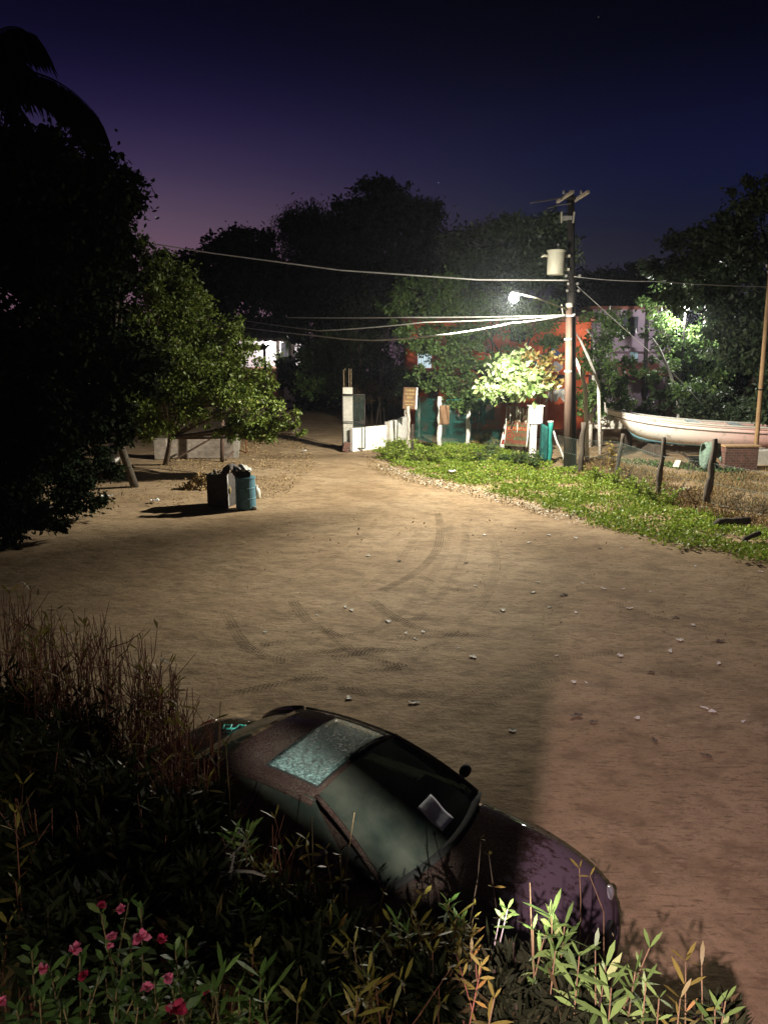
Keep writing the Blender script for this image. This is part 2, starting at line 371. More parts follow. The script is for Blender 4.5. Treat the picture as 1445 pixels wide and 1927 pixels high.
def trackmat(name='track_soil', top=1.0):
    m, N, L, b = newmat(name)
    uv = N.new('ShaderNodeUVMap'); sp = N.new('ShaderNodeSeparateXYZ'); L.new(uv.outputs[0], sp.inputs[0])
    def math_(op, a, c=None, k=None):
        x = N.new('ShaderNodeMath'); x.operation = op; L.new(a, x.inputs[0])
        if c is not None: L.new(c, x.inputs[1])
        elif k is not None: x.inputs[1].default_value = k
        return x.outputs[0]
    u, v = sp.outputs['X'], sp.outputs['Y']                 # u across 0..1, v along in metres
    au = math_('ABSOLUTE', math_('SUBTRACT', u, k=.5))
    ph = math_('ADD', math_('MULTIPLY', v, k=95), math_('MULTIPLY', au, k=14))
    tread = math_('GREATER_THAN', math_('SINE', ph), k=-.15)
    lug = math_('GREATER_THAN', math_('SINE', math_('MULTIPLY', u, k=26)), k=-.5)
    t = math_('MULTIPLY', tread, lug)
    edge = math_('LESS_THAN', au, k=.46)
    tc = N.new('ShaderNodeTexCoord'); n = N.new('ShaderNodeTexNoise'); n.inputs['Scale'].default_value = 1.7; n.inputs['Detail'].default_value = 7
    L.new(tc.outputs['Object'], n.inputs[0])
    mr = N.new('ShaderNodeMapRange'); mr.inputs['From Min'].default_value = .30; mr.inputs['From Max'].default_value = .55; mr.inputs['To Max'].default_value = top
    L.new(n.outputs[0], mr.inputs[0])
    f = math_('MULTIPLY', math_('MULTIPLY', t, edge), mr.outputs[0])
    b.inputs['Base Color'].default_value = (.085, .058, .034, 1); b.inputs['Roughness'].default_value = .95; b.inputs['Specular IOR Level'].default_value = .1
    tr = N.new('ShaderNodeBsdfTransparent'); mx = N.new('ShaderNodeMixShader')
    L.new(f, mx.inputs[0]); L.new(tr.outputs[0], mx.inputs[1]); L.new(b.outputs[0], mx.inputs[2]); L.new(mx.outputs[0], N['Material Output'].inputs[0])
    return m
M['track'] = trackmat(top=.58); M['track_faint'] = trackmat('track_soil_faint', .26)
# ------------------------------------------------------------ ground, house behind the camera
def gz(x, y): return .012 * math.sin(x * .9 + 1.3 * math.sin(y * .4)) + .010 * math.sin(y * 1.3 + x * .55) + .006 * math.sin(x * 2.9 - y * 2.1) - .02
def ground():
    xs = np.concatenate([[-150, -100, -60], np.arange(-30, 30.01, .3), [60, 100, 150]])
    ys = np.concatenate([[-40, -20], np.arange(-6, 50.01, .3), [60, 80, 120, 160]])
    X, Y = np.meshgrid(xs, ys, indexing='ij')
    Z = .012 * np.sin(X * .9 + 1.3 * np.sin(Y * .4)) + .010 * np.sin(Y * 1.3 + X * .55) + .006 * np.sin(X * 2.9 - Y * 2.1) - .02
    V = np.stack([X, Y, Z], -1).reshape(-1, 3); n = len(ys)
    i, j = np.meshgrid(np.arange(len(xs) - 1), np.arange(n - 1), indexing='ij')
    F = np.stack([i * n + j, (i + 1) * n + j, (i + 1) * n + j + 1, i * n + j + 1], -1).reshape(-1, 4)
    tag(npmesh('ground', V, F, M['dirt'], smooth=True), kind='structure')
ground()
def glow_haze():  # thin volume added to give the street lamp its glow
    hm = bpy.data.materials.new('glow_haze'); hm.use_nodes = True; N = hm.node_tree.nodes; N.remove(N['Principled BSDF'])
    v = N.new('ShaderNodeVolumePrincipled'); v.inputs['Density'].default_value = .00034; v.inputs['Color'].default_value = (.78, .87, 1, 1); v.inputs['Anisotropy'].default_value = .78
    hm.node_tree.links.new(v.outputs[0], N['Material Output'].inputs['Volume'])
    tag(MB().box((0, 60, 9.5), (310, 210, 21)).obj('glow_haze', hm), kind='stuff')
glow_haze()
def house_behind():
    ex = LA.x + _k * 1.3                             # wall edge that cuts the house lamp's light off along the car's bonnet
    m = MB(); m.box((ex - 3.0, -.3, 3.5), (6.0, .05, 7.0)); tag(m.obj('house_wall', M['concrete']), kind='structure')
    # two unseen slabs added to mask the lamp to a sloping strip of light
    def onmask(px, py, z): return LB.lerp(G(px, py, z), .08)
    for name, (p0, p1), sgn in (('mask_slab', ((605, 1395), (829, 1570)), 1), ('mask_slab', ((555, 1500), (649, 1571)), -1)):
        q0 = onmask(*p0, 1.38); q1 = onmask(*p1, 1.1)
        e = (q1 - q0).normalized() * .35; q0 = q0 - e; q1 = q1 + e
        up = Vector((.1 * sgn, 0, .3 * sgn))
        m = MB(); m.prism([q0, q1, q1 + up, q0 + up], Vector((0, -.02, 0))); tag(m.obj(name, M['concrete']), kind='structure')
house_behind()
#@@NEXT
# ------------------------------------------------------------ foliage helpers
def unit(a): return a / np.maximum(np.linalg.norm(a, axis=1, keepdims=True), 1e-9)
def leaf_quads(p, d, Ls, Ws, side=None):
    n = len(p); d = unit(d)
    s = unit(np.cross(d, rng.normal(size=(n, 3)) if side is None else side)) * Ws[:, None] * .5
    mid = p + d * (Ls * .5)[:, None]
    V = np.stack([p, mid + s, p + d * Ls[:, None], mid - s], 1).reshape(-1, 3)
    return V, np.arange(4 * n).reshape(n, 4)
def leaf_blades(p, d, Ls, Ws, droop=.3):
    n = len(p); d = unit(d); s = unit(np.cross(d, np.array([0, 0, 1.]) + rng.normal(size=(n, 3)) * .25)) * Ws[:, None] * .5
    def at(t): q = p + d * (Ls * t)[:, None]; q[:, 2] -= droop * Ls * t * t * .5; return q
    V = np.stack([p, at(.3) + s * .85, at(.3) - s * .85, at(.65) + s, at(.65) - s, at(1)], 1).reshape(-1, 3)
    F = np.array([[0, 2, 1], [1, 2, 4], [1, 4, 3], [3, 4, 5]])
    return V, (F[None] + 6 * np.arange(n)[:, None, None]).reshape(-1, 3)
def f2(px, Y): return px * Y / FPX
def crown_pts(blobs, n, clump=.24, flat=.6):
    """blobs: (centre, radii). leaves gathered in clumps near the outside of each blob"""
    w = np.array([max(r) * sorted(r)[1] for c, r in blobs]); w = w / w.sum(); out = []; cl = []
    for (c, r), q in zip(blobs, w):
        k = max(5, int(26 * (max(r) / 1.5) ** 1.2)); k = min(k, 90)
        u = unit(rng.normal(size=(k, 3))) * (rng.uniform(.35, 1, (k, 1)) ** .6)
        spur = rng.random(k) < .26; u = np.where(spur[:, None], u / np.maximum(np.linalg.norm(u, axis=1, keepdims=True), .01) * rng.uniform(1.02, 1.3, (k, 1)), u)
        cc = np.array(c) + u * np.array(r); cl.append(cc)
        sz = np.where(spur, rng.uniform(.3, .6, k), rng.uniform(.6, 1.3, k)) * clump
        m = int(n * q); wt = sz ** 1.5; idx = rng.choice(k, m, p=wt / wt.sum())
        g = rng.normal(size=(m, 3)) * np.array(r).mean() * sz[idx][:, None]; g[:, 2] *= flat
        out.append(cc[idx] + g)
    return np.concatenate(out), np.concatenate(cl)
def limb(m, a, b, r0, r1, sag=.0, n=5, wob=.08):
    a, b = Vector(a), Vector(b); L_ = (b - a).length; pts = []; rad = []
    o = Vector((rnd.uniform(-1, 1), rnd.uniform(-1, 1), rnd.uniform(-.5, .5))) * wob * L_
    for i in range(n + 1):
        t = i / n; p = a.lerp(b, t) + o * math.sin(PI * t) + Vector((0, 0, sag * L_ * math.sin(PI * t)))
        pts.append(p); rad.append(r0 + (r1 - r0) * t)
    m.tube(pts, rad, 6); return pts
def tree(name, label, base, blobs, n, size, leaf, bark='bark_dark', tr=.22, group=None, clump=.24, flat=.6, fork=.45, cat='tree', droop=.1, twigs=10, stems=1, narrow=.5, lean=.6):
    """blobs in photograph pixels with their own distance: (px, py, rx, ry, Y)"""
    base = Vector(base); root = thing(name, label, cat, base, 0, group)
    B = []
    for px, py, rx, ry, Y in blobs:
        c = P(px, py, Y); B.append((tuple(c), (f2(rx, Y), f2((rx + ry) / 2, Y) * .85, f2(ry, Y))))
    pts, cl = crown_pts(B, n, clump, flat)
    pts = pts[pts[:, 2] > .15]
    d = rng.normal(size=(len(pts), 3)); d[:, 2] -= droop * 3
    Ls = rng.uniform(.6, 1.3, len(pts)) * size
    V, F = leaf_quads(pts, d, Ls, Ls * narrow)
    npmesh('crown', V, F, M[leaf], root)
    m = MB(); cen = Vector(tuple(np.mean([b[0] for b in B], 0)))
    for k in range(stems):
        off = Vector((rnd.uniform(-.4, .4), rnd.uniform(-.3, .3), 0)) * (stems > 1)
        fk = (base + off).lerp(cen, fork); fk.x = base.x + (cen.x - base.x) * fork * lean
        limb(m, base + off + Vector((0, 0, -.15)), fk, tr, tr * .7, wob=.05)
        for c, r in B:
            c = Vector(c); q = limb(m, fk, c, tr * .55, tr * .2)
            near = sorted(cl.tolist(), key=lambda e: (Vector(e) - c).length)[:twigs]
            for e in near: limb(m, q[-2], e, tr * .16, tr * .05, n=3)
    m.obj('trunk', M[bark], root, smooth=True)
    return root
# ------------------------------------------------------------ trees
BG = 'dark trees beyond the far side of the lot'
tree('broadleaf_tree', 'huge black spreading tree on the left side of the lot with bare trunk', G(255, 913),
     [(20, 420, 130, 150, 21), (110, 330, 80, 70, 21), (170, 390, 75, 85, 21), (235, 372, 28, 18, 21), (238, 330, 20, 12, 21), (190, 310, 30, 25, 21), (60, 290, 95, 45, 20), (70, 560, 140, 140, 20.5), (180, 540, 70, 100, 21.5), (60, 700, 120, 85, 20), (180, 690, 100, 85, 21), (20, 820, 70, 70, 19), (90, 800, 90, 60, 19.5), (170, 790, 70, 45, 20.5), (110, 460, 110, 90, 21), (215, 455, 35, 40, 21)], 62000, .19, 'leaf_dark', 'bark_dark', .14, fork=.45, lean=.1, narrow=.6, flat=.8)
tree('broadleaf_tree', 'olive green lit tree drooping over the brick wall and wooden gate post on the left', G(310, 872),
     [(290, 500, 45, 45, 26), (335, 555, 55, 55, 26.5), (390, 600, 50, 55, 27), (420, 660, 55, 50, 27), (350, 660, 75, 75, 26), (445, 715, 60, 45, 27), (400, 750, 85, 48, 26.5), (495, 752, 38, 30, 27), (530, 790, 28, 17, 27), (552, 808, 22, 10, 27), (500, 812, 40, 14, 27), (440, 810, 45, 14, 26.8), (470, 795, 45, 20, 27), (330, 770, 60, 45, 26), (255, 790, 50, 42, 26), (515, 720, 14, 9, 27), (560, 775, 9, 8, 27), (280, 600, 50, 80, 25.5), (270, 710, 60, 60, 25.5)], 44000, .135, 'leaf_olive', 'bark', .13, clump=.2, fork=.35, twigs=14, flat=.75)
tree('broadleaf_tree', 'round topped black tree on the skyline beside the violet glow', G(440, 752),
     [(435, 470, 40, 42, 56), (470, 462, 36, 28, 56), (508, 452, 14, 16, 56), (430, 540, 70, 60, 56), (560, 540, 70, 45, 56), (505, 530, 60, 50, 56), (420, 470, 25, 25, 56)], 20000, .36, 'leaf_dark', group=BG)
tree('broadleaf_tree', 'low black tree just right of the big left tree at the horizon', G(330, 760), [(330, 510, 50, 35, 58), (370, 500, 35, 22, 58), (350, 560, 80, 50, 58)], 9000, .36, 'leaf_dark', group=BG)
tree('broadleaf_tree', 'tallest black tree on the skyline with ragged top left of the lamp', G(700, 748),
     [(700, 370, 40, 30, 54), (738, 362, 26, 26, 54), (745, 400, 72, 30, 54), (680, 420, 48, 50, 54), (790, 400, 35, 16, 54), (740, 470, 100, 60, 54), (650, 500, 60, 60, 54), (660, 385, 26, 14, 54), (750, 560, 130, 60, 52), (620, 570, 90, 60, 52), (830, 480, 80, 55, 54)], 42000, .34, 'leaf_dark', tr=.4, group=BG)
tree('broadleaf_tree', 'grey green lit tree crown behind the cream transformer drum', G(960, 740),
     [(930, 455, 50, 38, 46), (985, 440, 55, 32, 46), (1040, 440, 40, 30, 46), (960, 500, 75, 38, 46), (880, 470, 40, 45, 46), (1050, 490, 35, 40, 46), (900, 540, 70, 30, 46)], 20000, .27, 'leaf_far', tr=.3, group=BG)
tree('broadleaf_tree', 'wide feathery tree with forked dark branches in front of the orange house', G(985, 792),
     [(790, 560, 65, 32, 36), (860, 555, 70, 35, 36), (930, 590, 70, 35, 36), (1010, 600, 50, 40, 36), (770, 620, 40, 22, 35.5), (830, 650, 60, 30, 36), (890, 690, 45, 28, 36), (800, 655, 35, 18, 35), (1040, 650, 35, 30, 37), (870, 735, 45, 30, 36), (920, 735, 40, 26, 36.5), (868, 628, 42, 12, 36), (815, 705, 40, 26, 36), (955, 668, 36, 14, 37), (905, 645, 26, 14, 36)], 21000, .17, 'leaf_green', 'bark_dark', .17, clump=.2, fork=.3, twigs=10)
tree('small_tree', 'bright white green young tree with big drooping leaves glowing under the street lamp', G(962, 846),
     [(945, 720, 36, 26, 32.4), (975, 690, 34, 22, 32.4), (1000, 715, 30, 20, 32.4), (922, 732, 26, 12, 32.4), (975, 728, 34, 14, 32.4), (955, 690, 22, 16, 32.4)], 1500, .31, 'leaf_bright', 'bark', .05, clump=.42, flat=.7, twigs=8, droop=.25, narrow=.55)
tree('small_tree', 'thin young tree with orange yellow leaves beside the bright green one', G(998, 842),
     [(1025, 700, 32, 16, 32.4), (1040, 680, 22, 14, 32.4), (1000, 675, 18, 12, 32.4), (1045, 720, 18, 12, 32.4)], 520, .22, 'leaf_orange', 'bark', .04, clump=.35, flat=.6, twigs=9)
tree('broadleaf_tree', 'green leafy tree right of the street lamp pole with pale stems', G(1140, 792),
     [(1140, 620, 45, 35, 36), (1120, 680, 35, 35, 36), (1165, 700, 30, 40, 35), (1110, 735, 25, 30, 34.5), (1150, 750, 35, 26, 34.5)], 4200, .2, 'leaf_green', 'whitewash', .1, twigs=8)
tree('broadleaf_tree', 'large dark tree at the right edge reaching highest above the boat', G(1400, 800),
     [(1430, 410, 60, 55, 38), (1380, 470, 70, 45, 38), (1310, 470, 50, 40, 38), (1270, 500, 45, 28, 38), (1400, 560, 70, 60, 37), (1310, 550, 55, 45, 37), (1430, 660, 50, 60, 35), (1370, 650, 45, 45, 36), (1440, 760, 35, 50, 34)], 30000, .25, 'leaf_far', tr=.25)
tree('broadleaf_tree', 'leafy green tree around the white yard light above the boat', G(1275, 795),
     [(1250, 620, 38, 35, 41), (1320, 640, 48, 40, 41), (1240, 690, 30, 28, 39), (1330, 710, 40, 38, 41), (1280, 680, 34, 30, 42), (1230, 560, 30, 24, 43), (1300, 740, 40, 26, 37)], 6500, .22, 'leaf_green', 'bark', .16, twigs=9)
tree('broadleaf_tree', 'low distant tree on the horizon between the utility pole and the right trees', G(1150, 735),
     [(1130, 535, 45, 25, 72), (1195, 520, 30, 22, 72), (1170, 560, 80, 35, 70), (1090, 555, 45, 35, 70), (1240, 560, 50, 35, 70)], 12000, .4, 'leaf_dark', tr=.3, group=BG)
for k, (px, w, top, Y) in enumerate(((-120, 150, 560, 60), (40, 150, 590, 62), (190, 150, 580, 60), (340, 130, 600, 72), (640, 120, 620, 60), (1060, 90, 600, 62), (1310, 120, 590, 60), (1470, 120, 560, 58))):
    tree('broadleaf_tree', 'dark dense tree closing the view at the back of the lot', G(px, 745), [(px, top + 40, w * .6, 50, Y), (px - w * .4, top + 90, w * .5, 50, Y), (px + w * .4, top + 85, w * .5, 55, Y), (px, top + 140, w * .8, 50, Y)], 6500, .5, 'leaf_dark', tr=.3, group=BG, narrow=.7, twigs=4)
tree('shrub', 'dense dark shrub mass left of the white gate pillar', G(600, 756), [(612, 695, 48, 45, 50), (600, 655, 36, 36, 52), (650, 650, 50, 40, 50), (585, 728, 26, 20, 49), (650, 715, 40, 22, 49)], 7000, .2, 'leaf_green', tr=.09, stems=4, cat='shrub')
tree('shrub', 'dry brown bush behind the white gate pillar', G(720, 766), [(700, 738, 42, 18, 47), (750, 748, 30, 12, 46)], 2200, .16, 'straw', tr=.03, stems=4, cat='shrub', narrow=.25)
tree('shrub', 'dark shrub under the lit house window', G(800, 772), [(790, 722, 38, 28, 42), (830, 735, 25, 22, 41), (760, 715, 25, 30, 43)], 3500, .18, 'leaf_far', tr=.05, stems=3, cat='shrub')
tree('shrub', 'green bush beside the white column in front of the orange wall', G(900, 800), [(895, 745, 28, 25, 37), (870, 760, 24, 20, 37)], 1800, .17, 'leaf_green', tr=.04, stems=3, cat='shrub')
tree('shrub', 'leafy bush at the foot of the utility pole behind the boat bow', G(1095, 800), [(1110, 765, 26, 24, 35), (1150, 770, 25, 18, 35)], 1500, .17, 'leaf_green', tr=.04, stems=3, cat='shrub')
tree('shrub', 'dark broad hedge bush behind the long boat', G(1340, 812), [(1290, 760, 40, 28, 37), (1350, 765, 45, 32, 37), (1400, 770, 35, 30, 36.5), (1220, 770, 25, 22, 37)], 4200, .2, 'leaf_far', tr=.06, stems=4, cat='shrub')
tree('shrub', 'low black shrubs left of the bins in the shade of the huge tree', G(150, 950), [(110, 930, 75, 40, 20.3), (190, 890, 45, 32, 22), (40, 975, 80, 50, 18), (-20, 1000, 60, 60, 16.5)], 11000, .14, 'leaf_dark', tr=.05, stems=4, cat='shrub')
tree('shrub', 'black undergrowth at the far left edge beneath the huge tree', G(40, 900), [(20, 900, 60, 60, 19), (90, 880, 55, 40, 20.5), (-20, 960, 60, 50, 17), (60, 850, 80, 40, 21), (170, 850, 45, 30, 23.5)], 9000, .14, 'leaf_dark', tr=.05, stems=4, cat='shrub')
def bamboo(name, label, base, tips, n, group=None, leaf='leaf_dark'):
    base = Vector(base); root = thing(name, label, 'bamboo', base, 0, group); m = MB(); pts = []
    for (px, py, Y, dr) in tips:
        t = P(px, py, Y); b = base + Vector((rnd.uniform(-.8, .8), rnd.uniform(-.8, .8), 0)); top = b.lerp(t, .8) + Vector((0, 0, dr))
        cs = [b * (1 - u) ** 2 + top * 2 * u * (1 - u) + t * u * u for u in [i / 10 for i in range(11)]]
        m.tube(cs, [.07 * (1 - .85 * i / 10) for i in range(11)], 6)
        for i in range(6, 11): pts.append((cs[i], 1.0 if i > 7 else .5))
    k = n // len(pts); A = []
    for p, s in pts: A.append(np.array(p) + rng.normal(size=(int(k * s), 3)) * np.array([.6, .6, .4]) + np.array([0, 0, -.3]))
    A = np.concatenate(A); d = rng.normal(size=A.shape) * .6; d[:, 2] -= 1.1
    Ls = rng.uniform(.5, 1.1, len(A)) * .42; V, F = leaf_quads(A, d, Ls, Ls * .22)
    m.obj('culms', M['bark_dark'], root, smooth=True); tag(npmesh('foliage', V, F, M[leaf], root)); return root
bamboo('bamboo_clump', 'drooping feathery bamboo plume rising above the dark skyline', G(600, 752), [(545, 412, 52, 1.3), (575, 390, 52, .8), (600, 396, 52, .5), (628, 402, 52, .4), (560, 400, 52, 1.2), (640, 440, 52, 1), (590, 425, 52, .9)], 17000, BG)
def culm_stand(name, label, base, xs, top, Y):
    root = thing(name, label, 'bamboo', base); m = MB(); A = []
    for px in xs:
        a = G(px, 760); a = P(px, 740, Y); a.z = 0; b = P(px + rnd.uniform(-25, 25), top + rnd.uniform(-30, 30), Y)
        q = limb(m, a, b, .06, .03, wob=.03)
        A.append(np.array(b) + rng.normal(size=(260, 3)) * np.array([.9, .7, .9]))
        A.append(np.array(q[3]) + rng.normal(size=(60, 3)) * np.array([.9, .7, .9]))
    A = np.concatenate(A); d = rng.normal(size=A.shape); d[:, 2] -= .8; Ls = rng.uniform(.2, .42, len(A))
    V, F = leaf_quads(A, d, Ls, Ls * .25); m.obj('culms', M['bark'], root, smooth=True); npmesh('foliage', V, F, M['leaf_far'], root)
culm_stand('bamboo_clump', 'thicket of thin upright bamboo stems left of the orange house', P(720, 745, 47), [665, 680, 690, 700, 708, 716, 724, 733, 742, 750], 610, 47)
def palm(name, label, base, crown, fr):
    base = Vector(base); crown = Vector(crown); root = thing(name, label, 'palm tree', base); m = MB()
    limb(m, base, crown, .2, .13, n=10, wob=.03); m.obj('trunk', M['bark'], root, smooth=True)
    for az, el, Lf, dr in fr:
        d = Vector((math.cos(az) * math.cos(el), math.sin(az) * math.cos(el), math.sin(el))); pts = []; V = []; n = 34
        for i in range(n + 1):
            t = i / n; pts.append(crown + d * Lf * t * (1 - .18 * t) + Vector((0, 0, -dr * Lf * t * t)))
        mm = MB(); mm.tube(pts, [.03 * (1 - .85 * i / n) for i in range(n + 1)], 5); p = []; q = []
        for i in range(3, n + 1):
            tg = (pts[i] - pts[i - 1]).normalized(); s = tg.cross(Vector((0, 0, 1))).normalized()
            for sg in (-1, 1):
                for kk in range(2):
                    p.append(pts[i - 1].lerp(pts[i], kk * .5)); q.append(s * sg * .75 + tg * .55 + Vector((rnd.uniform(-.1, .1), rnd.uniform(-.1, .1), -.75 + rnd.uniform(-.2, .2))))
        p = np.array(p); q = np.array(q); Ls = rng.uniform(.55, .8, len(p)) * Lf * .30
        fo = mm.obj('frond', M['leaf_dark'], root, smooth=True)
        V, F = leaf_blades(p, q, Ls, np.full(len(p), .08), .5); npmesh('leaflets', V, F, M['leaf_dark'], fo)
    return root
pc = P(-75, 150, 14)
palm('coconut_palm', 'black coconut palm whose drooping fronds hang into the top left corner', (pc.x - 1.6, 14.3, 0), pc,
     [(R(10), R(24), 2.9, .50), (R(-8), R(20), 2.7, .52), (R(28), R(26), 2.8, .52), (R(-35), R(8), 2.4, .6), (R(60), R(45), 2.4, .35), (R(5), R(52), 2.6, .38), (R(25), R(60), 2.6, .36), (R(120), R(35), 2.6, .5), (R(190), R(30), 2.6, .5), (R(250), R(25), 2.6, .5), (R(310), R(45), 2.4, .5), (R(150), R(-20), 2.3, .5), (R(-10), R(-65), 2.0, .1), (R(-60), R(-60), 2.0, .2)])
def banana(name, label, base, n, h, group=None):
    base = Vector(base); root = thing(name, label, 'banana plant', base, 0, group); m = MB()
    limb(m, base, base + Vector((0, 0, h * .5)), .12, .07, wob=.03); m.obj('stem', M['bark'], root, smooth=True)
    for k in range(n):
        a = 2 * PI * k / n + rnd.uniform(-.3, .3); el = rnd.uniform(.5, 1.3); L_ = h * rnd.uniform(.55, .8); top = base + Vector((0, 0, h * .48)); dr = rnd.uniform(.5, .9)
        d = Vector((math.cos(a) * math.cos(el), math.sin(a) * math.cos(el), math.sin(el))); s = d.cross(Vector((0, 0, 1))).normalized()
        def fn(u, v): 
            p = top + d * L_ * u + Vector((0, 0, -dr * L_ * u * u)); w = .24 * math.sin(PI * min(1, u * .93 + .05)) ** .7 * (h / 3)
            return p + s * (v - .5) * 2 * w + Vector((0, 0, -abs(v - .5) * w * .7))
        MB().grid(fn, 9, 4).obj('leaf', M['leaf_green'], root, smooth=True)
for px, py, hh, lb in ((1238, 806, 3.4, 'tall banana plant behind the boat left of the thin dark pole foot'), (1262, 808, 2.6, 'smaller banana plant with drooping leaves behind the boat'), (1300, 806, 3.0, 'banana plant under the white yard light')):
    banana('banana_plant', lb, G(px, py), 8, hh, 'banana plants behind the boat')
for k, (a, b_, r) in enumerate((((1092, 640, 34), (1126, 724, 33.5), .07), ((1079, 668, 31), (1101, 728, 30.8), .085), ((1117, 640, 36), (1116, 720, 36), .09), ((1240, 655, 38), (1275, 745, 37.5), .08))):
    q0, q1 = P(*a), P(*b_); ft = Vector((q1.x + (.25 if k != 2 else 0), q1.y, -.1)); m = MB(); m.tube([ft, q1, q0.lerp(q1, .5) + Vector((.05, 0, 0)), q0], [r * 1.2, r, r * .9, r * .7], 8)
    e = q0 + Vector((-.3, .2, .5)); m.tube([q0, e], [r * .6, r * .3], 6)
    tag(m.obj('pale_trunk', M['whitewash'], smooth=True), ('curved pale whitewashed trunk right of the brown pole', 'thick pale trunk leaning just behind the brown pole', 'upright pale trunk in the green tree right of the pole', 'pale slanting trunk among the banana plants')[k], 'tree trunk')
#@@NEXT
# ------------------------------------------------------------ street poles, lamp, transformer, lines
def pz(px, py, Y): return P(px, py, Y)
PB = G(1068, 882); YP = PB.y                              # foot of the brown service pole
PT = P(1071, 577, YP)
t = thing('service_pole', 'slim brown service pole carrying the street lamp arm and pale cables', 'utility pole', PB)
m = MB(); m.tube([PB - Vector((0, 0, .2)), PB.lerp(PT, .5), PT], [.16, .14, .12], 10); m.obj('shaft', M['pole_brown'], t, smooth=True)
m = MB(); m.lathe([(.13, -.02), (.14, 0), (.14, .10), (.08, .14), (.0, .15)], 10, Matrix.Translation(PT)); m.obj('cap', M['cream_metal'], t, smooth=True)
m = MB(); q = PT + Vector((0, 0, -.32)); m.box(q, (.3, .3, .06)); m.box(q + Vector((.16, 0, .02)), (.12, .1, .1)); m.obj('clamp', M['galv'], t)
for py in (640, 700):
    q = P(1069, py, YP); MB().tube([q, q + Vector((0, 0, .07))], .155, 10).obj('strap', M['galv'], t)
UB = Vector((PB.x + .28, YP + .5, 0)); UT = P(1074, 366, YP + .5)
t = thing('utility_pole', 'tall black wooden utility pole standing just behind the slim brown pole', 'utility pole', UB)
m = MB(); m.tube([UB - Vector((0, 0, .2)), UB.lerp(UT, .5), UT], [.19, .165, .13], 10); m.obj('shaft', M['pole_black'], t, smooth=True)
for dx, dz, l in ((-.30, .0, .85), (.26, -.03, .95)):     # the two pale arms at the top point towards the camera
    q = UT + Vector((dx * .9, -.3, -.12 + dz)); MB().box(q, (.11, l * 1.5, .10), Matrix.Rotation(R(-6), 3, 'X') @ rotz(R(12))).obj('crossarm', M['wood_pale'], t, bevel=.01)
MB().box(UT + Vector((0, -.16, -.14)), (.8, .07, .09)).obj('brace', M['iron'], t)
for dx in (-.42, -.2, .2, .4):
    q = UT + Vector((dx, -.7, -.1)); MB().lathe([(.03, 0), (.05, .03), (.03, .06), (.05, .09), (.03, .13)], 8, Matrix.Translation(q)).obj('insulator', M['galv'], t, smooth=True)
q = P(1066, 410, YP + .4); MB().box(q, (.34, .3, .12)).obj('fuse_bracket', M['galv'], t)
for dx in (-.2, .22): MB().tube([q + Vector((dx, -.1, -.18)), q + Vector((dx * 1.1, -.12, .2))], .035, 6).obj('fuse', M['cream_metal'], t)
for py, w in ((520, .5), (535, .34), (548, .42)):
    q = P(1078, py, YP + .35); MB().tube([q - Vector((w / 2, 0, 0)), q, q + Vector((w / 2, .1, .06))], .03, 6).obj('rack_bolt', M['iron'], t)
    for sx in (-1, 1): MB().ball(q + Vector((sx * w / 2, 0, .03)), .06, 8, 6).obj('spool', M['galv'], t, smooth=True)
# transformer
tc_ = P(1046, 494, YP + .1)
t = thing('transformer', 'cream cylindrical transformer drum hung high on the black utility pole', 'transformer', tc_)
T_ = Matrix.Translation(tc_)
MB().lathe([(.27, -.42), (.31, -.40), (.31, .36), (.33, .37), (.33, .41)], 24, T_).obj('tank', M['cream_metal'], t, smooth=False)
MB().lathe([(.345, .405), (.345, .43), (.2, .47), (.0, .48)], 24, T_).obj('lid', M['cream_metal'], t)
MB().tube([tc_ + Vector((-.3, 0, .24)), tc_ + Vector((-.45, -.02, .25)), tc_ + Vector((-.55, -.02, .2))], [.05, .05, .03], 8).obj('bushing', M['cream_metal'], t, smooth=True)
MB().lathe([(.03, .46), (.05, .5), (.03, .55), (.05, .6), (.02, .68)], 8, T_ @ Matrix.Translation((.05, 0, 0))).obj('top_bushing', M['galv'], t, smooth=True)
for dz in (.25, -.22): MB().box(tc_ + Vector((.38, .15, dz)), (.3, .12, .09)).obj('hanger', M['cream_metal'], t)
# street lamp on its arm
t = thing('street_lamp', 'glowing white street lamp on a thin bent arm reaching left from the brown pole', 'street lamp', PT)
kn = P(1010, 560, (YP + LAMP.y) / 2)
MB().tube([PT + Vector((0, 0, -.12)), kn, LAMP + Vector((.3, .25, .12))], .028, 8).obj('arm', M['cream_metal'], t, smooth=True)
MB().tube([PT + Vector((-.03, 0, -.3)), PT + Vector((-.25, -.1, -.25)), PT.lerp(kn, .25)], .018, 6).obj('arm_brace', M['cream_metal'], t, smooth=True)
hd = (LAMP - kn).normalized()
MB().lathe([(.03, -.06), (.13, -.04), (.17, .04), (.17, .1)], 14, Matrix.Translation(LAMP + Vector((.05, .04, .13)))).obj('hood', M['galv'], t, smooth=True)
gl = MB().ball(LAMP, (.16, .16, .15), 18, 12).obj('globe', M['lamp_on'], t, smooth=True); gl.visible_shadow = False
def cable(name, label, pts, r, mt='wire', cat='cable', sag=.25, group=None):
    q = []
    for a, b in zip(pts[:-1], pts[1:]):
        for i in range(12): u = i / 12; q.append(Vector(a).lerp(Vector(b), u) + Vector((0, 0, -sag * 4 * u * (1 - u))))
    q.append(Vector(pts[-1]))
    return tag(MB().tube(q, r, 5).obj(name, M[mt], smooth=True), label, cat, group)
cl = PT + Vector((-.05, -.05, -.3))
cable('service_cable', 'uppermost of the three pale cables running left from the brown pole', [cl, P(770, 597, 33), P(540, 597, 42)], .028, sag=.02)
cable('service_cable', 'middle pale cable running left from the brown pole', [cl, P(800, 606, 31), P(600, 622, 36), P(420, 596, 52)], .024, sag=.04)
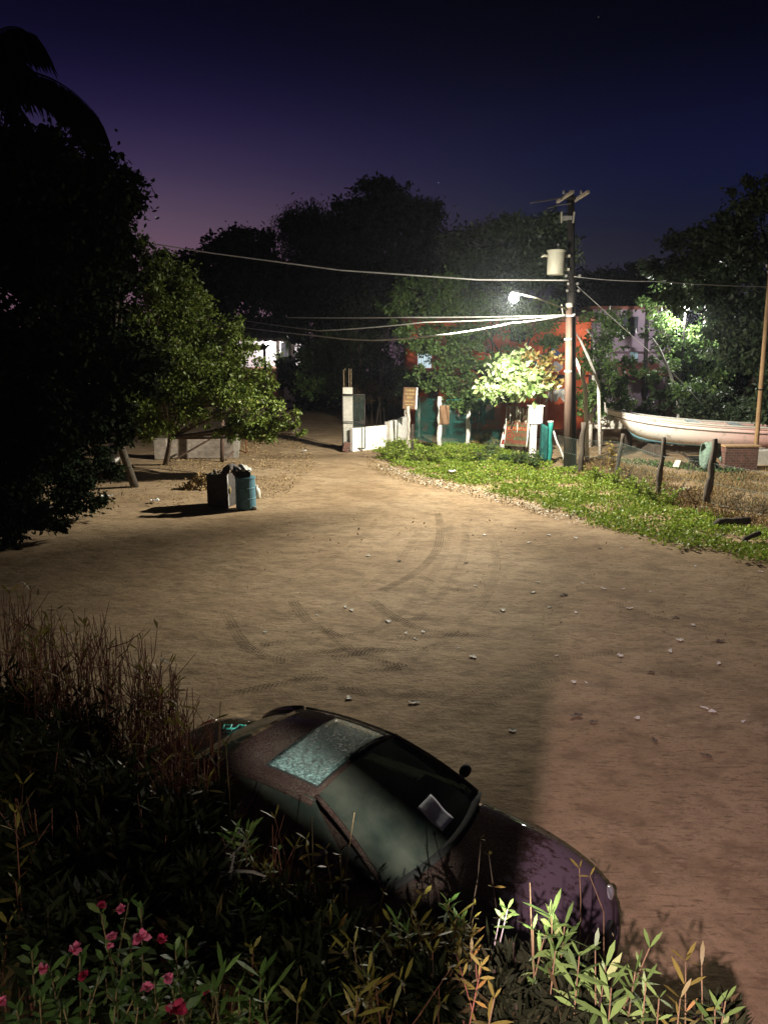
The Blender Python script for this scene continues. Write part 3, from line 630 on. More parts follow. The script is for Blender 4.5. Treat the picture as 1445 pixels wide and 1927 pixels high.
cable('service_cable', 'lowest sagging pale cable running left from the brown pole', [cl, P(960, 608, 26.8), P(830, 630, 27), P(700, 640, 30), P(600, 632, 34), P(430, 612, 44)], .026, sag=.03)
cable('power_line', 'long thin power line crossing the sky from the upper left to the black pole', [P(1070, 527, YP + .3), P(900, 526, 30), P(640, 508, 32), P(400, 476, 34), P(250, 452, 35), P(60, 420, 36)], .026, sag=.0, cat='power line')
cable('power_line', 'thin power line running right from the black pole into the trees', [P(1080, 520, YP + .3), P(1230, 529, 30), P(1500, 540, 33)], .014, sag=.05, cat='power line')
cable('guy_wire', 'thin guy wire slanting down right from the black pole behind the boat', [P(1086, 538, YP + .5), P(1265, 700, 34), P(1360, 802, 38)], .013, cat='cable', sag=0)
cable('fuse_lead', 'upper thin wire stretching left from the pole top arm', [UT + Vector((-.3, -.7, -.05)), P(1055, 372, YP - 1), P(998, 381, YP - 4)], .02, sag=0, cat='cable')
cable('fuse_lead', 'lower short wire stretching left from the pole top', [UT + Vector((-.05, -.3, -.35)), P(1050, 385, YP - 1), P(1030, 391, YP - 2.5)], .02, sag=0, cat='cable')
# thin poles at the right
b = G(1210, 800); tt = P(1219, 560, b.y)
t = thing('utility_pole', 'thin dark pole among the trees behind the boat in front of the lilac house', 'utility pole', b)
MB().tube([b, b.lerp(tt, .5), tt], [.15, .13, .11], 8).obj('shaft', M['pole_black'], t, smooth=True); MB().box(tt + Vector((0, 0, -.5)), (.9, .1, .1)).obj('crossarm', M['pole_black'], t)
b = G(1420, 872); tt = P(1450, 500, b.y + .3)
t = thing('mast_pole', 'tan wooden mast pole standing in a concrete footing beside the boat', 'pole', b)
MB().tube([b, b.lerp(tt, .5), tt], [.10, .09, .08], 8).obj('shaft', M['wood_tan'], t, smooth=True)
q = b.lerp(tt, .38); MB().tube([q, q + Vector((0, 0, .06))], .105, 8).obj('strap', M['iron'], t)
MB().box(b + Vector((.12, .1, .26)), (.75, .7, .62), taper=1.3).obj('footing', M['concrete'], t, bevel=.03)
# yard lamp among the right trees
yl = P(1287, 580, 40); b = Vector((yl.x + .2, yl.y + .3, 0))
t = thing('yard_lamp', 'small white yard lamp glowing among the leaves above the boat', 'lamp', b)
MB().tube([b, Vector((b.x, b.y, yl.z + .2)), yl + Vector((.1, 0, .14))], .05, 6).obj('post', M['pole_black'], t)
g2 = MB().ball(yl, (.3, .16, .11), 12, 8).obj('bulb', M['bulb_on'], t, smooth=True); g2.visible_shadow = False
MB().lathe([(.3, 0), (.2, .1), (.02, .16)], 12, Matrix.Translation(yl + Vector((0, 0, .12)))).obj('shade', M['iron'], t)
# ------------------------------------------------------------ houses
def wallbox(name, a, b, depth, h, m, parent, z0=0): # wall between two ground points, thickness away from the camera
    a = Vector((a[0], a[1], z0)); b = Vector((b[0], b[1], z0)); n = Vector((-(b - a).y, (b - a).x, 0)).normalized() * depth
    mm = MB(); mm.prism([a, b, b + n, a + n], (0, 0, h - z0)); return mm.obj(name, M[m], parent)
def on(px, py, Y, dy=0): p = P(px, py, Y); return p + Vector((0, -dy, 0))
def panel(name, px0, py0, px1, py1, Y, m, parent, th=.06, dy=.05, bevel=0):
    a = P(px0, py1, Y); c = P(px1, py0, Y)
    return MB().box(((a.x + c.x) / 2, Y - dy, (a.z + c.z) / 2), (abs(c.x - a.x), th, abs(c.z - a.z))).obj(name, M[m], parent, bevel=bevel)
Y0 = 44.0
t = thing('orange_house', 'orange painted house with a lit barred window behind the feathery tree', 'house', Vector((P(880, 760, Y0).x, Y0, 0)))
x0, x1 = P(765, 700, Y0).x, P(1108, 700, Y0).x
MB().box(((x0 + x1) / 2, Y0 + 4, 3.0), (x1 - x0, 8, 6.0)).obj('wall', M['orange_wall'], t)
MB().box(((x0 + x1) / 2, Y0 + 3.9, 6.12), (x1 - x0 + .6, 8.6, .24)).obj('roof', M['roof_red'], t, bevel=.02)
MB().box(((x0 + x1) / 2, Y0 - .35, 3.15), (x1 - x0 + .3, .7, .14)).obj('balcony_slab', M['orange_wall'], t)
w = panel('window', 786, 662, 812, 692, Y0, 'window_on', t, .04, .03)
for i in range(6): panel('window_bar', 787 + i * 4.6, 661, 788.2 + i * 4.6, 693, Y0, 'galv', w, .03, .09)
panel('window_sill', 782, 693, 816, 696, Y0, 'pink_wall', w, .2, .1)
panel('upper_window', 870, 612, 900, 642, Y0, 'glass_dark', t, .04, .03); panel('upper_window', 960, 612, 990, 642, Y0, 'glass_dark', t, .04, .03)
panel('door', 905, 690, 932, 790, Y0, 'pole_brown', t, .06, .04)
panel('lower_panel', 832, 698, 888, 792, Y0, 'pink_wall', t, .05, .03)
for k, (a, b_, c, d, mm) in enumerate(((1006, 668, 1030, 690, 'mural_blue'), (1030, 655, 1052, 676, 'mural_blue'), (1040, 680, 1058, 700, 'mural_white'), (1018, 690, 1040, 712, 'mural_white'), (1046, 702, 1062, 724, 'mural_blue'))):
    pts = []
    cx, cy, rx, ry = (a + c) / 2, (b_ + d) / 2, (c - a) / 2, (d - b_) / 2
    for i in range(14):
        w_ = 2 * PI * i / 14; f_ = 1 + .22 * math.sin(3 * w_ + k); p = P(cx + rx * f_ * math.cos(w_), cy + ry * f_ * math.sin(w_), Y0); pts.append((p.x, Y0 - .04 - .004 * k, p.z))
    MB().prism(pts, (0, .03, 0)).obj('painted_patch', M[mm], t)
p = P(1018, 770, 40); tcol = thing('masonry_column', 'pink masonry column standing between the young trees and the brown pole', 'column', (p.x, 40, 0))
hh = P(1018, 692, 40).z
MB().box((p.x, 40, hh / 2), (.55, .55, hh)).obj('shaft', M['pink_wall'], tcol, bevel=.02); MB().box((p.x, 40, hh + .06), (.66, .66, .12)).obj('capital', M['pink_wall'], tcol, bevel=.02)
p = P(843, 740, 40.5); tcol = thing('masonry_column', 'red orange gate column at the left end of the pink lower wall', 'column', (p.x, 40.5, 0))
hh = P(838, 712, 40.5).z
MB().box((p.x - .3, 40.5, hh / 2), (.4, .45, hh)).obj('shaft', M['orange_wall'], tcol, bevel=.02); MB().box((p.x - .3, 40.5, hh + .06), (.5, .55, .12)).obj('capital', M['orange_wall'], tcol)
# white washing hung in front of the orange house
qa, qb = P(1018, 733, 40), P(1062, 731, 40.5)
tag(MB().tube([qa + Vector((0, -.3, .02)), qa.lerp(qb, .5) + Vector((0, -.3, -.05)), qb + Vector((0, -.3, .02))], .012, 5).obj('washing_line', M['wire'], smooth=True), 'short washing line between the pink column and the poles', 'cord')
for k, (u0, u1) in enumerate(((.08, .42), (.48, .95))):
    def wav(u, v): return qa.lerp(qb, u0 + (u1 - u0) * u) + Vector((0, -.3 + .08 * math.sin(u * 9 + v * 2), .02 - (.55 + .12 * math.sin(u * 8)) * v))
    tag(MB().grid(wav, 18, 8).obj('white_cloth', M['cloth_white'], smooth=True, solid=.015), ('narrow white cloth hanging beside the pink column', 'wide white cloth hanging next to the brown pole')[k], 'cloth')
# lilac house
Y1 = 50.0
xa, xb, xm = P(1112, 640, Y1).x, P(1262, 640, Y1).x, P(1180, 640, Y1).x
t = thing('lilac_house', 'lilac two storey house with dark hanging shutters behind the boat', 'house', ((xa + xb) / 2, Y1, 0))
ht = P(1180, 582, Y1).z; hb = P(1180, 657, Y1).z
MB().box(((xa + xb) / 2, Y1 + 3, ht / 2), (xb - xa, 6, ht)).obj('wall', M['lilac_wall'], t)
MB().box(((xa + xb) / 2, Y1 + 3, ht + .1), (xb - xa + .5, 6.5, .2)).obj('roof', M['roof_red'], t)
panel('floor_slab', 1112, 654, 1250, 661, Y1, 'lilac_wall', t, .7, .35)
panel('window', 1164, 597, 1196, 632, Y1, 'glass_dark', t, .04, .03)
panel('shutter', 1160, 595, 1177, 622, Y1, 'grey_shutter', t, .06, .5); panel('shutter', 1180, 596, 1196, 624, Y1, 'grey_shutter', t, .06, .5)
w = panel('lower_window', 1184, 662, 1200, 680, Y1, 'window_on', t, .04, .03); panel('window_bar', 1191, 661, 1193, 681, Y1, 'galv', w, .03, .08)
M['window_dim'] = emitmat('window_dim', (.45, .7, .8), .12); w.data.materials[0] = M['window_dim']
a = P(1150, 690, Y1 - 2.5); c = P(1262, 690, Y1 - 2.5)
def rf(u, v): return Vector((a.x + (c.x - a.x) * u, Y1 - 2.5 + 2.5 * v, P(1200, 706, Y1 - 2.5).z + .7 * v + .03 * math.sin(u * 90)))
MB().grid(rf, 60, 3).obj('porch_roof', M['roof_red'], t, solid=.06)
for px in (1158, 1250): q = P(px, 760, Y1 - 2.3); MB().tube([(q.x, Y1 - 2.3, 0), (q.x, Y1 - 2.3, P(px, 706, Y1 - 2.3).z)], .1, 8).obj('porch_post', M['wood_post'], t)
panel('door', 1205, 690, 1222, 745, Y1, 'grey_shutter', t, .05, .03)
# far lit house on the left
Y2 = 66.0
xa, xb = P(430, 660, Y2).x, P(565, 660, Y2).x
t = thing('porch_house', 'far white house with a brightly lit porch under a dark thatched roof', 'house', ((xa + xb) / 2, Y2, 0))
hh = P(500, 634, Y2).z; zf = P(500, 692, Y2).z
MB().box(((xa + xb) / 2, Y2 + 3, hh / 2), (xb - xa, 5, hh)).obj('wall', M['porch_wall'], t)
def th(u, v): return Vector((xa - .5 + (xb - xa + 1) * u, Y2 - 3.4 + 6.4 * v, hh - .25 + 1.9 * v + .06 * math.sin(u * 70)))
MB().grid(th, 50, 8).obj('roof', M['thatch'], t, solid=.25)
for px in (524, 553): q = P(px, 690, Y2 - 2.6); MB().box((q.x, Y2 - 2.6, hh / 2), (.22, .22, hh - .1)).obj('porch_post', M['porch_wall'], t)
MB().box(((xa + xb) / 2, Y2 - 1.4, zf / 2 + .05), (xb - xa, 3.6, max(.2, zf))).obj('porch_floor', M['roof_red'], t)
for i in range(5): panel('wall_board', 500 + i * 7, 636, 506 + i * 7, 690, Y2, 'porch_wall', t, .03, .53 - .5)
panel('doorway', 530, 645, 543, 690, Y2, 'black_paint', t, .05, .04)
t2 = P(506, 648, 64); lt = thing('porch_lamp', 'blinding white porch lamp under the thatched roof', 'lamp', t2)
g3 = MB().ball(t2, .28, 10, 8).obj('bulb', M['bulb_on'], lt, smooth=True); g3.visible_shadow = False
MB().tube([t2, t2 + Vector((0, 0, .7))], .03, 6).obj('cord', M['black_paint'], lt)
q = P(545, 680, Y2 - 4.5); zf2 = P(545, 690, Y2 - 4.5).z
pt = thing('planter', 'pale square planter with a spiky plant at the lit porch', 'planter', (q.x, q.y, 0))
MB().box((q.x, q.y, zf2 / 2 + .3), (.95, .8, zf2 + 1.0)).obj('pot', M['porch_wall'], pt, bevel=.03)
MB().tube([(q.x, q.y, zf2 + .7), (q.x + .05, q.y, zf2 + 2.3)], [.12, .1], 8).obj('stem', M['whitewash'], pt)
p_ = np.tile(np.array([[q.x, q.y, zf2 + 2.2]]), (60, 1)); d_ = rng.normal(size=(60, 3)); d_[:, 2] += .4
V, F = leaf_blades(p_, d_, np.full(60, 1.0), np.full(60, .09), .5); npmesh('leaf_spray', V, F, M['leaf_green'], pt)
q = P(527, 668, Y2 - 4.8); pt = thing('potted_plant', 'yellow green potted plant glowing beside the lit porch doorway', 'plant', (q.x, q.y, 0))
MB().lathe([(.25, 0), (.35, q.z - .6), (.38, q.z - .55)], 12, Matrix.Translation((q.x, q.y, 0))).obj('pot', M['brick_red'], pt)
p_ = np.array([[q.x, q.y, q.z - .5]]) + rng.normal(size=(120, 3)) * .25; d_ = rng.normal(size=(120, 3)); d_[:, 2] += .9
V, F = leaf_blades(p_, d_, np.full(120, .75), np.full(120, .13), .6); npmesh('leaf_spray', V, F, M['leaf_bright'], pt)
# dark open shed with flat roof nearer than the lit porch
t = thing('open_shed', 'low open shed with a sagging dark roof left of the lit porch', 'shed', (P(470, 690, 58).x, 58, 0))
a = P(400, 650, 58); c = P(503, 657, 58)
def sh(u, v): return Vector((a.x + (c.x - a.x) * u, 56.5 + 3 * v, a.z + (c.z - a.z) * u + .3 * v - .15 * math.sin(PI * u) + .03 * math.sin(u * 60)))
MB().grid(sh, 40, 4).obj('roof', M['thatch'], t, solid=.12)
for px in (405, 450, 499): q = P(px, 700, 56.8); MB().tube([(q.x, 56.8, 0), (q.x, 56.8, P(px, 656, 56.8).z)], .1, 7).obj('post', M['pole_black'], t)
# ------------------------------------------------------------ gate: pillar, low wall, leaf
g0 = G(655, 848); YG = g0.y
t = thing('gate_pillar', 'pale concrete gate pillar with four bare reinforcing bars on top', 'pillar', g0)
ht = P(655, 729, YG).z; wd = f2(18, YG)
MB().box((g0.x, YG + .2, ht / 2), (wd, .4, ht)).obj('shaft', M['concrete'], t, bevel=.015)
for dx, dy in ((-.16, .05), (-.10, .32), (.07, .05), (.15, .32)):
    h2 = ht + .75 + rnd.uniform(-.06, .08); MB().tube([(g0.x + dx, YG + dy, ht - .02), (g0.x + dx * 1.05, YG + dy, h2)], .012, 5).obj('reinforcing_bar', M['iron_bar'], t)
a = G(664, 850); b = G(729, 842); c = G(768, 826)
t = thing('low_wall', 'low whitewashed wall running from the gate pillar to the fence', 'wall', a)
h1 = P(700, 803, (a.y + b.y) / 2).z
wallbox('wall_panel', a, b, .18, h1, 'white_wall', t); wallbox('wall_panel', b + (c - b) * .02, c, .18, h1 + .12, 'white_wall', t)
MB().box((b.x, b.y + .09, h1 / 2 + .08), (.24, .26, h1 + .16)).obj('pier', M['concrete_grey'], t, bevel=.01)
# gate leaf
def frame_gate(name, label, A, B, top, m, r=.025, mid=(.5,), mesh=True, brace=False):
    A = Vector(A); B = Vector(B); t = thing(name, label, 'gate', A); z0 = .12
    mm = MB()
    for p in (A, B): mm.tube([p + Vector((0, 0, z0)), p + Vector((0, 0, top))], r, 6)
    for z in (z0, top): mm.tube([A + Vector((0, 0, z)), B + Vector((0, 0, z))], r, 6)
    for f in mid: mm.tube([A + Vector((0, 0, top * f)), B + Vector((0, 0, top * f))], r * .8, 6)
    mm.obj('frame', M[m], t, smooth=True)
    if mesh: chain('mesh', [A, B], z0, top, .09, .004, 'wire_grey', t)
    q = B + Vector((0, 0, top * .52)); MB().box(q + (A - B).normalized() * .1, (.16, .06, .2)).obj('latch', M[m], t)
    return t
def chain(name, pts, z0, z1, s, r, m, parent):
    mm = MB()
    for a, b in zip(pts[:-1], pts[1:]):
        a, b = Vector(a), Vector(b); L_ = (Vector((b.x, b.y, 0)) - Vector((a.x, a.y, 0))).length; H_ = z1 - z0; d = (b - a) / L_
        k = -H_
        while k < L_:
            for sg in (1, -1):                      # two families of diagonal wires
                u0, u1 = max(0, k), min(L_, k + H_)
                if u1 - u0 < .03: continue
                h0, h1_ = (u0 - k), (u1 - k)
                if sg < 0: h0, h1_ = H_ - h0, H_ - h1_
                mm.tube([a + d * u0 + Vector((0, 0, z0 + h0)), a + d * u1 + Vector((0, 0, z0 + h1_))], r, 3, cap=False)
            k += s
        for z in (z0, (z0 + z1) / 2, z1): mm.tube([a + Vector((0, 0, z)), b + Vector((0, 0, z))], r * 1.2, 4)
    return mm.obj(name, M[m], parent)
gb = G(687, 846)
frame_gate('metal_gate', 'open black metal gate leaf with wire mesh beside the white gate pillar', (g0.x - .22, YG - .12, 0), (gb.x, gb.y - .55, 0), P(670, 742, YG).z, 'iron', .03, (.52,))
q = G(652, 848); tag(MB().box((q.x + .02, YG - .25, .2), (.3, .22, .42), Matrix.Rotation(R(14), 3, 'Y')).obj('red_brick', M['brick_red'], bevel=.02), 'red brick leaning at the foot of the white gate pillar', 'brick')
# left gate: timber post with braces, metal frame, block wall
w0, w1 = G(300, 862), G(440, 862)
t = thing('block_wall', 'low pale block wall behind the wooden gate post on the left', 'wall', w0)
hw = P(370, 826, w0.y).z
wallbox('wall_panel', G(318, 862), w1, .2, hw, 'brick', t); MB().box((w0.x + .12, w0.y - .02, hw / 2), (.5, .4, hw + .04)).obj('pier', M['brick'], t)
wallbox('wall_return', w1 + Vector((.004, 0, 0)), G(446, 826), -.2, hw + .25, 'concrete_grey', t)
b = G(418, 868)
t = thing('wooden_gate_post', 'brown wooden gate post with slanting brace in front of the block wall', 'post', b)
MB().tube([b - Vector((0, 0, .1)), P(418, 770, b.y)], [.085, .075], 8).obj('shaft', M['pole_brown'], t, smooth=True)
MB().tube([P(333, 862, b.y + .05), P(403, 822, b.y + .02)], .045, 6).obj('brace', M['pole_brown'], t); MB().tube([P(425, 866, b.y - .2), P(440, 850, b.y + .5)], .04, 6).obj('strut', M['pole_brown'], t)
frame_gate('metal_gate', 'narrow rusty metal gate frame on the left by the wooden post', G(449, 852), G(464, 857), P(455, 788, G(456, 855).y).z, 'rust', .03, (), mesh=False)
b = G(217, 880); t = thing('painted_stump', 'round white painted post in the shade of the huge left tree', 'post', b)
MB().lathe([(.22, 0), (.20, .5), (.19, P(217, 828, b.y).z), (.0, P(217, 828, b.y).z + .02)], 14, Matrix.Translation(b), .02).obj('shaft', M['whitewash'], t, smooth=True); MB().lathe([(.21, P(217, 832, b.y).z), (.21, P(217, 828, b.y).z + .03)], 14, Matrix.Translation(b)).obj('top_band', M['concrete_grey'], t)
b = G(112, 880); t = thing('leaning_board', 'dim orange board leaning in the dark under the left tree', 'board', b); MB().box((b.x, b.y, .55), (.45, .05, 1.1), Matrix.Rotation(R(-9), 3, 'X')).obj('board', M['orange_wall'], t, bevel=.01); MB().box((b.x, b.y + .02, .06), (.55, .2, .1)).obj('foot_block', M['concrete_grey'], t)
b = G(70, 878); t = thing('grey_drum', 'dim grey drum standing left of the orange board', 'drum', b); MB().lathe([(.25, 0), (.27, .05), (.26, .4), (.27, .42), (.26, .8), (.27, .85)], 14, Matrix.Translation(b)).obj('body', M['galv'], t, smooth=True); MB().lathe([(.24, .85), (.24, .87)], 14, Matrix.Translation(b)).obj('lid', M['concrete_grey'], t)
#@@NEXT
# ------------------------------------------------------------ fences
def crooked(base, top, r, parent, m, name='post', knots=7):
    b, tp = Vector(base), Vector(top); pts = []; rad = []
    for i in range(knots + 1):
        u = i / knots; j = .05 * (tp - b).length * .35
        pts.append(b.lerp(tp, u) + Vector((rnd.uniform(-j, j), rnd.uniform(-j, j), 0))); rad.append(r * .84 * (1.1 - .2 * u) * rnd.uniform(.78, 1.2))
    pts[0] -= Vector((0, 0, .15)); return MB().tube(pts, rad, 7).obj(name, M[m], parent, smooth=True)
t = thing('teal_mesh_fence', 'teal wire mesh fence on pale whitewashed posts left of the painted sign', 'fence', G(826, 840))
for px, pb, ptop, r, mt, dx in ((763, 826, 755, .085, 'wood_pale', 0), (769, 846, 764, .08, 'wood_pale', 0), (789, 822, 750, .1, 'wood_pale', -2), (826, 840, 746, .125, 'whitewash', 2), (879, 839, 752, .11, 'whitewash', 3), (848, 816, 735, .10, 'whitewash', -3), (854, 812, 756, .035, 'wood_pale', 0), (872, 812, 758, .035, 'wood_pale', 2), (886, 812, 770, .03, 'wood_pale', 2), (899, 814, 772, .03, 'wood_pale', 3)):
    b = G(px, pb); crooked(b, P(px + dx, ptop, b.y), r, t, mt)
b = G(776, 851); MB().box(b + Vector((0, 0, P(776, 798, b.y).z / 2)), (.12, .1, P(776, 798, b.y).z)).obj('post', M['bark_dark'], t)
fp = [G(781, 828), G(826, 839), G(879, 838), G(940, 842)]
hm = P(826, 752, fp[1].y).z
chain('mesh', fp, .08, hm, .13, .006, 'wire_teal', t)
fp2 = [G(868, 812), G(890, 812), G(912, 814)]
tl = MB(); zt = P(850, 755, fp2[1].y).z
for a, b in zip(fp2[:-1], fp2[1:]): tl.grid(lambda u, v: a.lerp(b, u) + Vector((0, .05 * math.sin(u * 14 + v * 3), (.9 - .55 * u) + (zt - .9 + .55 * u) * v)), 16, 6)
M['teal_cloth'] = mat('teal_cloth', (.012, .085, .075), .9, var=.4, scale=6, bump=.5)
tl.obj('shade_cloth', M['teal_cloth'], t, smooth=True, solid=.01)
q = P(836, 781, 33.4); 
def cf(u, v): return q + Vector(((u - .5) * .42, .06 * math.sin(u * 9 + v * 4), (v - .5) * .85))
tag(MB().grid(cf, 10, 12).obj('hanging_cloth', M['sign_brown'], smooth=True, solid=.02), 'reddish brown cloth hanging behind the teal mesh fence', 'cloth')
t = thing('wire_fence', 'sagging wire fence on dark crooked wooden posts in front of the boat', 'fence', G(1240, 930))
posts = [((1092, 893), (1097, 795), .13), ((1157, 896), (1173, 816), .085), ((1238, 933), (1250, 823), .10), ((1329, 951), (1345, 826), .125), ((1475, 985), (1490, 850), .11)]
fp = [G(1046, 880)]
for (bx, by), (tx, ty), r in posts:
    b = G(bx, by); crooked(b, P(tx, ty, b.y), r, t, 'wood_post'); fp.append(b)
chain('mesh', fp, .1, 1.25, .14, .0035, 'wire_grey', t)
b = G(1010, 866); 
t = thing('teal_wrapped_post', 'fence post wrapped in teal mesh between the white box post and the utility pole', 'post', G(1034, 872))
b = G(1034, 872); crooked(b, P(1036, 794, b.y), .12, t, 'wire_teal'); MB().tube([P(1036, 794, b.y), P(1036, 792, b.y)], .12, 8).obj('cap', M['whitewash'], t)
def wr(u, v): return Vector((b.x - .42 + .35 * u, b.y - .05 + .12 * math.sin(u * 7), .1 + 1.55 * v * (1 - .15 * u)))
MB().grid(wr, 12, 10).obj('mesh_roll', M['teal_cloth'], t, smooth=True, solid=.012)
a = G(1064, 872); tag(crooked(a, P(1038, 806, a.y + .1), .05, None, 'whitewash', 'stick'), 'pale stick leaning diagonally against the teal wrapped post', 'stick')
# white post with box
b = G(1001, 862)
t = thing('meter_post', 'white post with a white box on top right of the painted sign', 'post', b)
z0, z1, z2 = 0, P(1001, 797, b.y).z, P(1001, 764, b.y).z
MB().box(b + Vector((0, 0, z1 / 2 - .05)), (.26, .22, z1 + .1)).obj('shaft', M['white_wall'], t, bevel=.01)
MB().box(b + Vector((.06, 0, (z1 + z2) / 2)), (.56, .36, z2 - z1)).obj('box', M['white_wall'], t, bevel=.015)
MB().box(b + Vector((.07, 0, z2 + .02)), (.66, .44, .04)).obj('lid', M['concrete'], t)
# painted sign: leaning board, bands, rows of worn strokes, ring emblem
a, c = G(948, 850), G(992, 853)
t = thing('painted_sign', 'worn painted board sign with red bands and white drips under the bright tree', 'sign', a)
ux = (c - a); wd = ux.length; ux = ux / wd; nrm = Vector((ux.y, -ux.x, 0)); lean = Vector((0, 0, 1)) - nrm * .10; lean.normalize()
ht_s = P(970, 765, a.y).z - .28; og = a + Vector((0, 0, .28))
def sgn(u, v, d=0): return og + ux * wd * u + lean * ht_s * v + nrm * d
MB().prism([sgn(0, 0), sgn(1, 0), sgn(1, 1), sgn(0, 1)], -nrm * .04).obj('board', M['sign_green'], t)
def patch(name, u0, v0, u1, v1, m, d): return MB().prism([sgn(u0, v0, d), sgn(u1, v0, d), sgn(u1, v1, d), sgn(u0, v1, d)], nrm * .004).obj(name, M[m], t)
for v0, v1, m_ in ((.80, .97, 'red_paint'), (.66, .77, 'sign_brown'), (.40, .50, 'red_paint'), (.05, .16, 'sign_brown')): patch('painted_band', .02, v0, .98, v1, m_, .003)
def strokes(rows, m_, d, name):
    mm = MB()
    for v0, v1, n, u0, u1 in rows:
        for i in range(n):
            cu = u0 + (u1 - u0) * (i + .5) / n; w_ = (u1 - u0) / n * .32
            k = i % 3; z_ = rnd.uniform(0, .01)
            quad = lambda p, q, r_, s_: mm.prism([sgn(p, q, d), sgn(r_, q, d), sgn(r_, s_, d), sgn(p, s_, d)], nrm * .004)
            quad(cu - w_, v0, cu - w_ * .4, v1); 
            if k != 1: quad(cu - w_ * .35, (v0 + v1) / 2, cu + w_, (v0 + v1) / 2 + (v1 - v0) * .18)
            if k != 2: quad(cu + w_ * .45, v0, cu + w_, v1 - .005)
    return mm.obj(name, M[m_], t)
strokes([(.82, .95, 6, .05, .95), (.41, .49, 8, .1, .95)], 'yellow_paint', .008, 'worn_lettering')
strokes([(.54, .64, 9, .08, .95), (.24, .36, 6, .42, .95), (.07, .15, 9, .3, .95)], 'red_paint', .008, 'worn_lettering')
rg = MB()
for r0, r1 in ((.17, .22), (.05, .11)):
    n = 22; vs = []
    for rr in (r0, r1):
        for k in range(n): w_ = 2 * PI * k / n; vs.append(sgn(.2, .26, .009) + (ux * math.cos(w_) + lean * math.sin(w_)) * rr)
    rg.add(vs, [(k, (k + 1) % n, n + (k + 1) % n, n + k) for k in range(n)])
rg.obj('ring_emblem', M['red_paint'], t, solid=.004)
for u, v0, v1, w_ in ((.02, .05, 1.0, .025), (.18, .55, 1.02, .035), (.46, .72, 1.02, .10), (.60, .62, 1.0, .035), (.72, .78, .98, .05), (.86, .58, .95, .03), (.97, 0, 1.02, .05), (.30, .5, .68, .03), (.52, .35, .6, .02)):
    n = 6; poly = [sgn(u + w_ * math.sin(PI * i / n) * .9 * (1 if i < n else 0), v0 + (v1 - v0) * i / n, .014) for i in range(n + 1)] + [sgn(u - w_ * (.3 + .6 * i / n), v0 + (v1 - v0) * i / n, .014) for i in range(n, -1, -1)]
    MB().prism(poly, nrm * .004).obj('white_drip', M['white_wall'], t)
MB().tube([G(956, 848) - nrm * -.0, sgn(.2, .95, -.1)], .04, 6).obj('leg', M['bark_dark'], t); MB().tube([G(986, 850), sgn(.8, .95, -.1)], .04, 6).obj('leg', M['bark_dark'], t)
# slim slanting banner left of it
a2 = G(944, 846); q2 = P(958, 777, a2.y)
t = thing('slanting_banner', 'narrow white and red banner board leaning left of the painted sign', 'sign', a2)
e1 = (q2 - a2); sd = Vector((.2, 0, 0)); MB().prism([a2 - sd * .6, a2 + sd * .6, q2 + sd * .5, q2 - sd * .5], (0, .03, 0)).obj('board', M['white_wall'], t)
for f0, f1 in ((.15, .28), (.42, .52), (.62, .68)):
    c0, c1 = a2 + e1 * f0, a2 + e1 * f1; MB().prism([c0 - sd * .4 + Vector((0, -.006, 0)), c0 + sd * .45 + Vector((0, -.006, 0)), c1 + sd * .4 + Vector((0, -.006, 0)), c1 - sd * .35 + Vector((0, -.006, 0))], (0, .004, 0)).obj('painted_band', M['red_paint'], t)
# small sign on post, turned to the left, white edge
b = G(766, 842); q = P(770, 749, b.y)
t = thing('notice_sign', 'small brown notice board with white edge tilted on a post by the gate', 'sign', b)
Rm = rotz(R(24)) @ Matrix.Rotation(R(3), 3, 'Y'); hh = f2(40, b.y); ww = f2(26, b.y)
MB().box(q, (ww, .09, hh), Rm).obj('board', M['sign_brown'], t, bevel=.02); 
MB().box(q + Rm @ Vector((ww / 2 + .035, 0, 0)), (.07, .1, hh * 1.01), Rm).obj('edge_strip', M['white_wall'], t)
for i, (v, wv, hv) in enumerate(((.36, .7, .1), (.2, .8, .08), (.03, .5, .1), (-.15, .75, .06), (-.3, .6, .06))):
    mm = MB()
    for k in range(7): mm.box(q + Rm @ Vector(((k - 3) / 7 * ww * wv, -.05, v * hh)), (ww * wv / 7 * .62, .01, hh * hv * (1 if k % 2 else .75)), Rm)
    mm.obj('worn_lettering', M['yellow_paint'], t)
MB().tube([b - Vector((0, 0, .1)), q + Vector((0, .07, 0))], .05, 7).obj('post', M['wood_pale'], t)
# ------------------------------------------------------------ boats
def hullmat(name, white, stripe, pink):
    m, N, L, b = newmat(name); tc = N.new('ShaderNodeTexCoord'); sp = N.new('ShaderNodeSeparateXYZ'); L.new(tc.outputs['Object'], sp.inputs[0])
    n = N.new('ShaderNodeTexNoise'); n.inputs['Scale'].default_value = 3; n.inputs['Detail'].default_value = 9; n.inputs['Roughness'].default_value = .7; L.new(tc.outputs['Object'], n.inputs[0])
    mr = N.new('ShaderNodeMapRange'); mr.inputs['From Min'].default_value = 11.8; mr.inputs['From Max'].default_value = 16.0; L.new(sp.outputs['X'], mr.inputs[0])
    a = N.new('ShaderNodeMix'); a.data_type = 'RGBA'; a.inputs[6].default_value = (*white, 1); a.inputs[7].default_value = (*pink, 1); L.new(mr.outputs[0], a.inputs[0])
    r = N.new('ShaderNodeValToRGB'); r.color_ramp.elements[0].position = .56; r.color_ramp.elements[1].position = .70; L.new(n.outputs[0], r.inputs[0])
    s = N.new('ShaderNodeMix'); s.data_type = 'RGBA'; s.inputs[7].default_value = (.33, .30, .25, 1); L.new(r.outputs[0], s.inputs[0]); L.new(a.outputs[2], s.inputs[6])
    L.new(s.outputs[2], b.inputs['Base Color']); b.inputs['Roughness'].default_value = .55; return m
M['hull'] = hullmat('hull', (.74, .72, .66), None, (.68, .40, .36))
